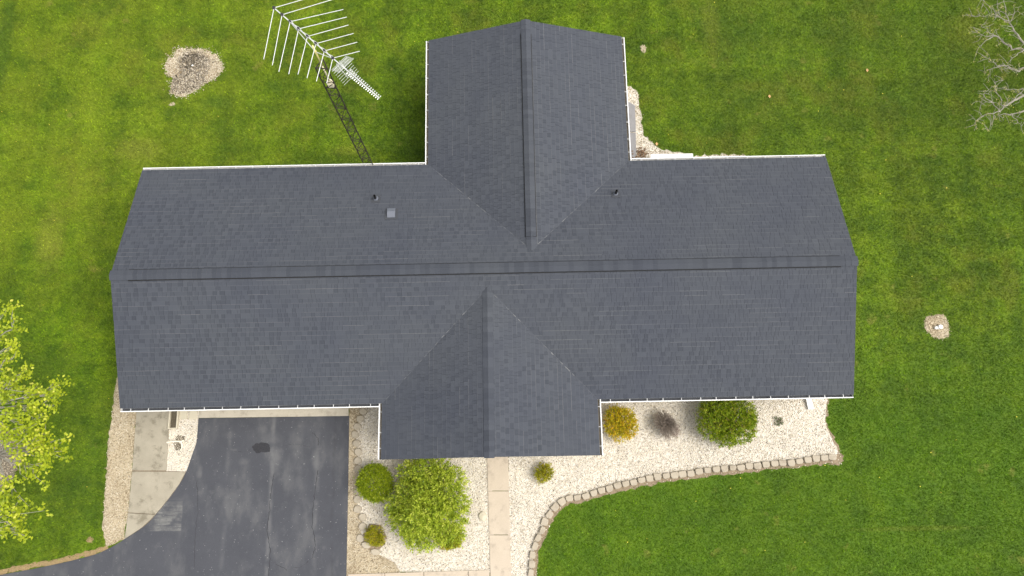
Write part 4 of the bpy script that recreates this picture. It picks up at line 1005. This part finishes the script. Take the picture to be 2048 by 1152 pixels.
# ------------------------------------------------------------------ antenna tower
pe = G(736, 323, ZE+.02); TX, TY = pe.x-.0, pe.y+.03
def zfor(px, py):
    best = min((( (G(px, py, z).xy-Vector((TX, TY))).length, z) for z in np.arange(2, 14, .02))); return best[1]
ZT = zfor(647, 128)
tower = empty('antenna_tower', (TX, TY, 0)); tag(tower, 'dark steel lattice antenna tower behind the back eave', 'tower')
FW = .17
legs = [Vector((TX+FW*math.cos(a), TY+FW*math.sin(a), 0)) for a in (math.radians(205), math.radians(325), math.radians(85))]
for l in legs:
    mb = MB(); mb.tube([l, l+Vector((0, 0, ZT))], .018, 8); mb.build('leg', M['tower'], tower)
nb = int(ZT/.36); dz = ZT/nb
for i in range(3):
    a, b = legs[i], legs[(i+1) % 3]
    m1 = MB(); m1.tube([(0, 0, 0), b-a], .0085, 6); me1 = m1.mesh('brace'); m2 = MB(); m2.tube([(0, 0, 0), b-a+Vector((0, 0, dz))], .0085, 6); me2 = m2.mesh('brace'); m3 = MB(); m3.tube([b-a, Vector((0, 0, dz))], .0085, 6); me3 = m3.mesh('brace')
    for q in (me1, me2, me3): q.materials.append(M['tower'])
    for k in range(nb):
        if k % 2 == 0: link('brace', me1, None, tower, a+Vector((0, 0, k*dz)))
        link('brace', me2 if k % 2 else me3, None, tower, a+Vector((0, 0, k*dz)))
    mb = MB(); mb.tube([a+Vector((0, 0, ZT-.01)), b+Vector((0, 0, ZT-.01))], .016, 6); mb.build('top_ring', M['tower'], tower)
mb = MB(); mb.prism([l.xy for l in legs], ZT-1.05, ZT-1.03); mb.build('rotor_plate', M['tower'], tower)

ant = empty('television_antenna', (TX, TY, ZT-1.0)); tag(ant, 'white aluminium television antenna with swept elements on the tower', 'antenna')
ZB_ = zfor(629, 93); 
mb = MB(); mb.tube([(TX, TY, ZT-.75), (TX, TY, ZT-.02)], .02, 10); mb.build('lower_mast', M['rotor'], ant, smooth=True)
mb = MB(); mb.tube([(TX, TY, ZT-.03), (TX, TY, ZB_+.05)], .021, 10); mb.build('mast', M['yellow'], ant, smooth=True)
mb = MB(); mb.box(TX-.075, TX+.075, TY-.075, TY+.075, ZT-1.03, ZT-.85); mb.tube([(TX, TY, ZT-.85), (TX, TY, ZT-.75)], [.06, .045], 12); mb.build('rotor', M['rotor'], ant, bevel=.012)
def AZ(zx, zy, z=None): return G(500+zx/3.2925, zy/3.2925, ZB_ if z is None else z)
nodes = [(158, 52), (210, 98), (265, 142), (320, 190), (378, 240), (433, 288), (490, 335), (545, 383)]
ra_ = [(545, -60), (565, -10), (615, 62), (638, 112), (648, 165), (682, 220), (706, 278), (722, 337)]
lb_ = [(90, 390), (147, 430), (190, 472), (255, 488), (316, 490), (375, 515), (437, 535), (505, 548)]
b0, b1 = AZ(150, 45), AZ(852, 645)
mb = MB(); mb.tube([b0, b1], .016, 4); mb.build('boom', M['alu'], ant)
bd = (b1-b0).normalized(); bp = Vector((-bd.y, bd.x, 0))
def along(q): return b0+bd*((q-b0).dot(bd))
for k in range(8):
    c = along(AZ(*nodes[k]))
    for s_, tip in ((1, ra_[k]), (-1, lb_[k])):
        mb = MB(); mb.tube([c, AZ(*tip)], .0085, 6); mb.build('element', M['alu'], ant)
    mb = MB(); mb.box(c.x-.035, c.x+.035, c.y-.035, c.y+.035, c.z-.03, c.z+.035); mb.build('insulator', M['insul'], ant, bevel=.008)
# feed lines criss-cross along the boom
for s_ in (1, -1):
    mb = MB(); mb.tube([along(AZ(*nodes[k]))+bp*(.03*s_*(1 if k % 2 else -1))+Vector((0, 0, .03)) for k in range(2, 8)], .006, 5); mb.build('feed_line', M['alu'], ant)
# lower boom brace
ba = along(AZ(*nodes[2]))-Vector((0, 0, .02)); bb_ = along(AZ(*nodes[7]))-Vector((0, 0, .02)); lowp = Vector((TX, TY, ZB_-.22))
for q in (ba, bb_):
    mb = MB(); mb.tube([q, lowp], .011, 6); mb.build('boom_brace', M['alu'], ant)
mb = MB(); mb.tube([lowp-Vector((0, 0, .04)), lowp+Vector((0, 0, .04))], .034, 10); mb.build('clamp', M['yellow'], ant)
# corner reflector: an upper and a lower rack of rods opening towards the tip
c0 = along(AZ(575, 412))
for s_ in (1, -1):
    for k in range(8):
        q = c0+bd*(.045*(k+1)+.01)+Vector((0, 0, s_*.036*(k+1))); hl = .245
        mb = MB(); mb.tube([q-bp*hl, q+bp*hl], .0038, 5); mb.build('reflector_rod', M['alu'], ant)
    for w_ in (-.05, .05):
        mb = MB(); mb.tube([c0+bp*w_, c0+bp*w_+bd*.30+Vector((0, 0, s_*.30))], .007, 5); mb.build('reflector_spine', M['alu'], ant)
# directors
d0 = along(AZ(655, 468)); d1 = along(AZ(848, 645)); nd = 17
for k in range(nd):
    q = d0.lerp(d1, k/(nd-1)); hl = .085-.025*k/(nd-1)
    for s_ in (1, -1):
        mb = MB(); mb.tube([q+bp*(.028*s_), q+bp*((hl)*s_)], .0105, 5); mb.build('director', M['alu'], ant)
mb = MB(); mb.tube([d0+Vector((0, 0, .03)), d0.lerp(d1, .45)+Vector((0, 0, .035))], .012, 4); mb.build('upper_boom', M['alu'], ant)

# ------------------------------------------------------------------ small things on the ground
# splash trough under the front left downspout
a = G(341, 824); b = G(357, 858); x0_, x1_ = a.x, b.x; y1_, y0_ = a.y+.25, b.y
t = empty('splash_block', (x0_, y0_, .02)); tag(t, 'long open splash trough with brown inside by the concrete path', 'trough')
mb = MB(); mb.box(x0_+.04, x1_-.04, y0_+.035, y1_, .02, .035); mb.build('base', M['dark_soil'], t)
for q in ((x0_, x0_+.045, y0_, y1_), (x1_-.045, x1_, y0_, y1_), (x0_+.047, x1_-.047, y0_, y0_+.04)):
    mb = MB(); mb.box(*q, .01, .12); mb.build('rim', M['brick_tan'], t, bevel=.006)
for k, (a_, b_) in enumerate(((359, 377), (379, 396.5))):
    p, q = G(a_, 839), G(b_, 815); mb = MB(); mb.box(p.x, q.x, p.y, q.y, .0, .06)
    o = mb.build('paver', M['brick_tan'], None, bevel=.008); tag(o, ['tan square paver next to the splash trough', 'tan square paver next to the garage apron'][k], 'paver', 'pavers under the eave')
# hollow laid as flat dark spots, with a forked bleached stick across
for k, (px, py, rx, ry) in enumerate(((361, 877, .15, .10), (357, 892, .13, .14))):
    c = G(px, py); P = [c.xy+Vector((math.cos(a)*rx, math.sin(a)*ry)) for a in np.linspace(0, 6.28, 14)[:-1]]
    m = MB(); m.prism(rough(P, .04, .03, k+4), .0, .016); X, Y = scatter(P, 1500, [], 90+k, .05); pebbles('dark_stones', X, Y, .018, M['mulch'], ['dark stones above the forked stick', 'dark stones below the forked stick'][k], 90+k, .008, .02); tag(m.build('soil_spot', M['dark_soil']), ['dark soil spot above the forked stick', 'dark soil spot below the forked stick'][k], kind='structure')
t = empty('forked_stick', G(350, 884)); tag(t, 'bleached forked stick lying in the gravel pocket', 'stick')
mb = MB(); mb.tube(smooth_line([G(333, 885, .06), G(342, 883, .07), (G(353, 882.5, .08)), G(362, 883, .075), G(368, 880, .06)], 4), [.03]*13+[.026, .022, .018, .014], 7); mb.build('main_branch', M['stick'], t, smooth=True)
mb = MB(); mb.tube(smooth_line([G(361, 883, .075), G(364, 889, .07), G(363.5, 896, .06), G(360, 902, .05)], 4), [.03]*7+[.024]*4+[.016]*2, 7); mb.build('side_branch', M['stick'], t, smooth=True)
mb = MB(); mb.tube([G(334, 885, .06), G(338, 889, .06), G(337, 895, .05)], [.014, .014, .01], 6); mb.build('side_branch', M['stick'], t, smooth=True)
# rock in the left bed
def rock(px, py, s, seed, label, mat=None):
    bm = bmesh.new(); bmesh.ops.create_icosphere(bm, subdivisions=2, radius=1); r = np.random.default_rng(seed)
    for v in bm.verts: v.co = Vector((v.co.x*s[0], v.co.y*s[1], v.co.z*s[2]))*(1+r.normal()*.09)
    me = bpy.data.meshes.new('rock'); bm.to_mesh(me); bm.free(); p = G(px, py); o = link('rock', me, mat or M['block'], None, (p.x, p.y, .03+s[2]*.5)); o.rotation_euler = (0, 0, .5); tag(o, label, 'rock')
rock(966, 1033, (.13, .16, .07), 1, 'pale rock in the gravel beside the walkway', M['brick_tan'])
rock(386, 132, (.04, .03, .03), 2, 'small white rock in the middle of the grey dirt patch', M['white'])
# pipe cap in the round patch
p = G(1876, 656); t = empty('pipe_cleanout', p); tag(t, 'white plastic pipe cleanout in the round gravel patch', 'pipe')
mb = MB(); mb.tube([p+Vector((.03, .02, 0)), p+Vector((.03, .02, .13)), p+Vector((.03, .02, .15))], [.085, .085, .07], 6); mb.build('cap', M['white'], t, bevel=.008)
mb = MB(); mb.box(p.x-.15, p.x-.04, p.y-.05, p.y+.04, .0, .11); mb.build('elbow', M['white'], t, bevel=.015)
# fallen leaves
for px, py, lb in ((1733, 142, 'single tan fallen leaf in the upper right lawn'), (1538, 194, 'single pale fallen leaf in the lawn behind the right wing'), (1313, 289, 'pale fallen leaf at the corner of the rear gravel')):
    p = G(px, py); mb = MB(); s_ = .065
    pts = [(0, -1.1), (.5, -.5), (.75, .1), (.35, .45), (0, 1.1), (-.35, .45), (-.75, .1), (-.5, -.5)]
    mb.add([(p.x+x*s_, p.y+y*s_, .06+.02*abs(x)) for x, y in pts]+[(p.x, p.y, .055)], [(i, (i+1) % 8, 8) for i in range(8)]); o = mb.build('fallen_leaf', M['leaf_dry']); tag(o, lb, 'leaf')
# drift of brown leaves in the rear corner
r = np.random.default_rng(81); n = 80; c = G(1280, 306)
P = np.stack([c.x+r.normal(0, .13, n), c.y+r.normal(0, .12, n)-.05, r.uniform(.04, .09, n)], 1); A = unit(r.normal(size=(n, 3))*np.array([1, 1, .3])); Bv = unit(np.cross(np.array([0, 0, 1.])+r.normal(size=(n, 3))*.3, A))
o = link('leaf_litter', leaf_mesh('leaf_litter', P, A, Bv, np.full(n, .08), np.full(n, .028), r.random(n)), M['leaf_red']); tag(o, 'drift of brown leaves in the rear corner by the concrete pad', kind='stuff')
# twigs on the dirt patch
r = np.random.default_rng(82); mb = MB(); pi_ = np.array([(p[0], p[1]) for p in patI]); cc = pi_.mean(0)
for i in range(70):
    x, y = cc+r.normal(0, .32, 2); a = r.uniform(0, 3.14); l = r.uniform(.05, .18)
    mb.tube([(x, y, .03), (x+math.cos(a)*l, y+math.sin(a)*l, .035+r.random()*.03)], [.006, .003], 4, False)
o = mb.build('twig_litter', M['bark_grey']); tag(o, 'small twigs littering the grey dirt patch', kind='stuff')
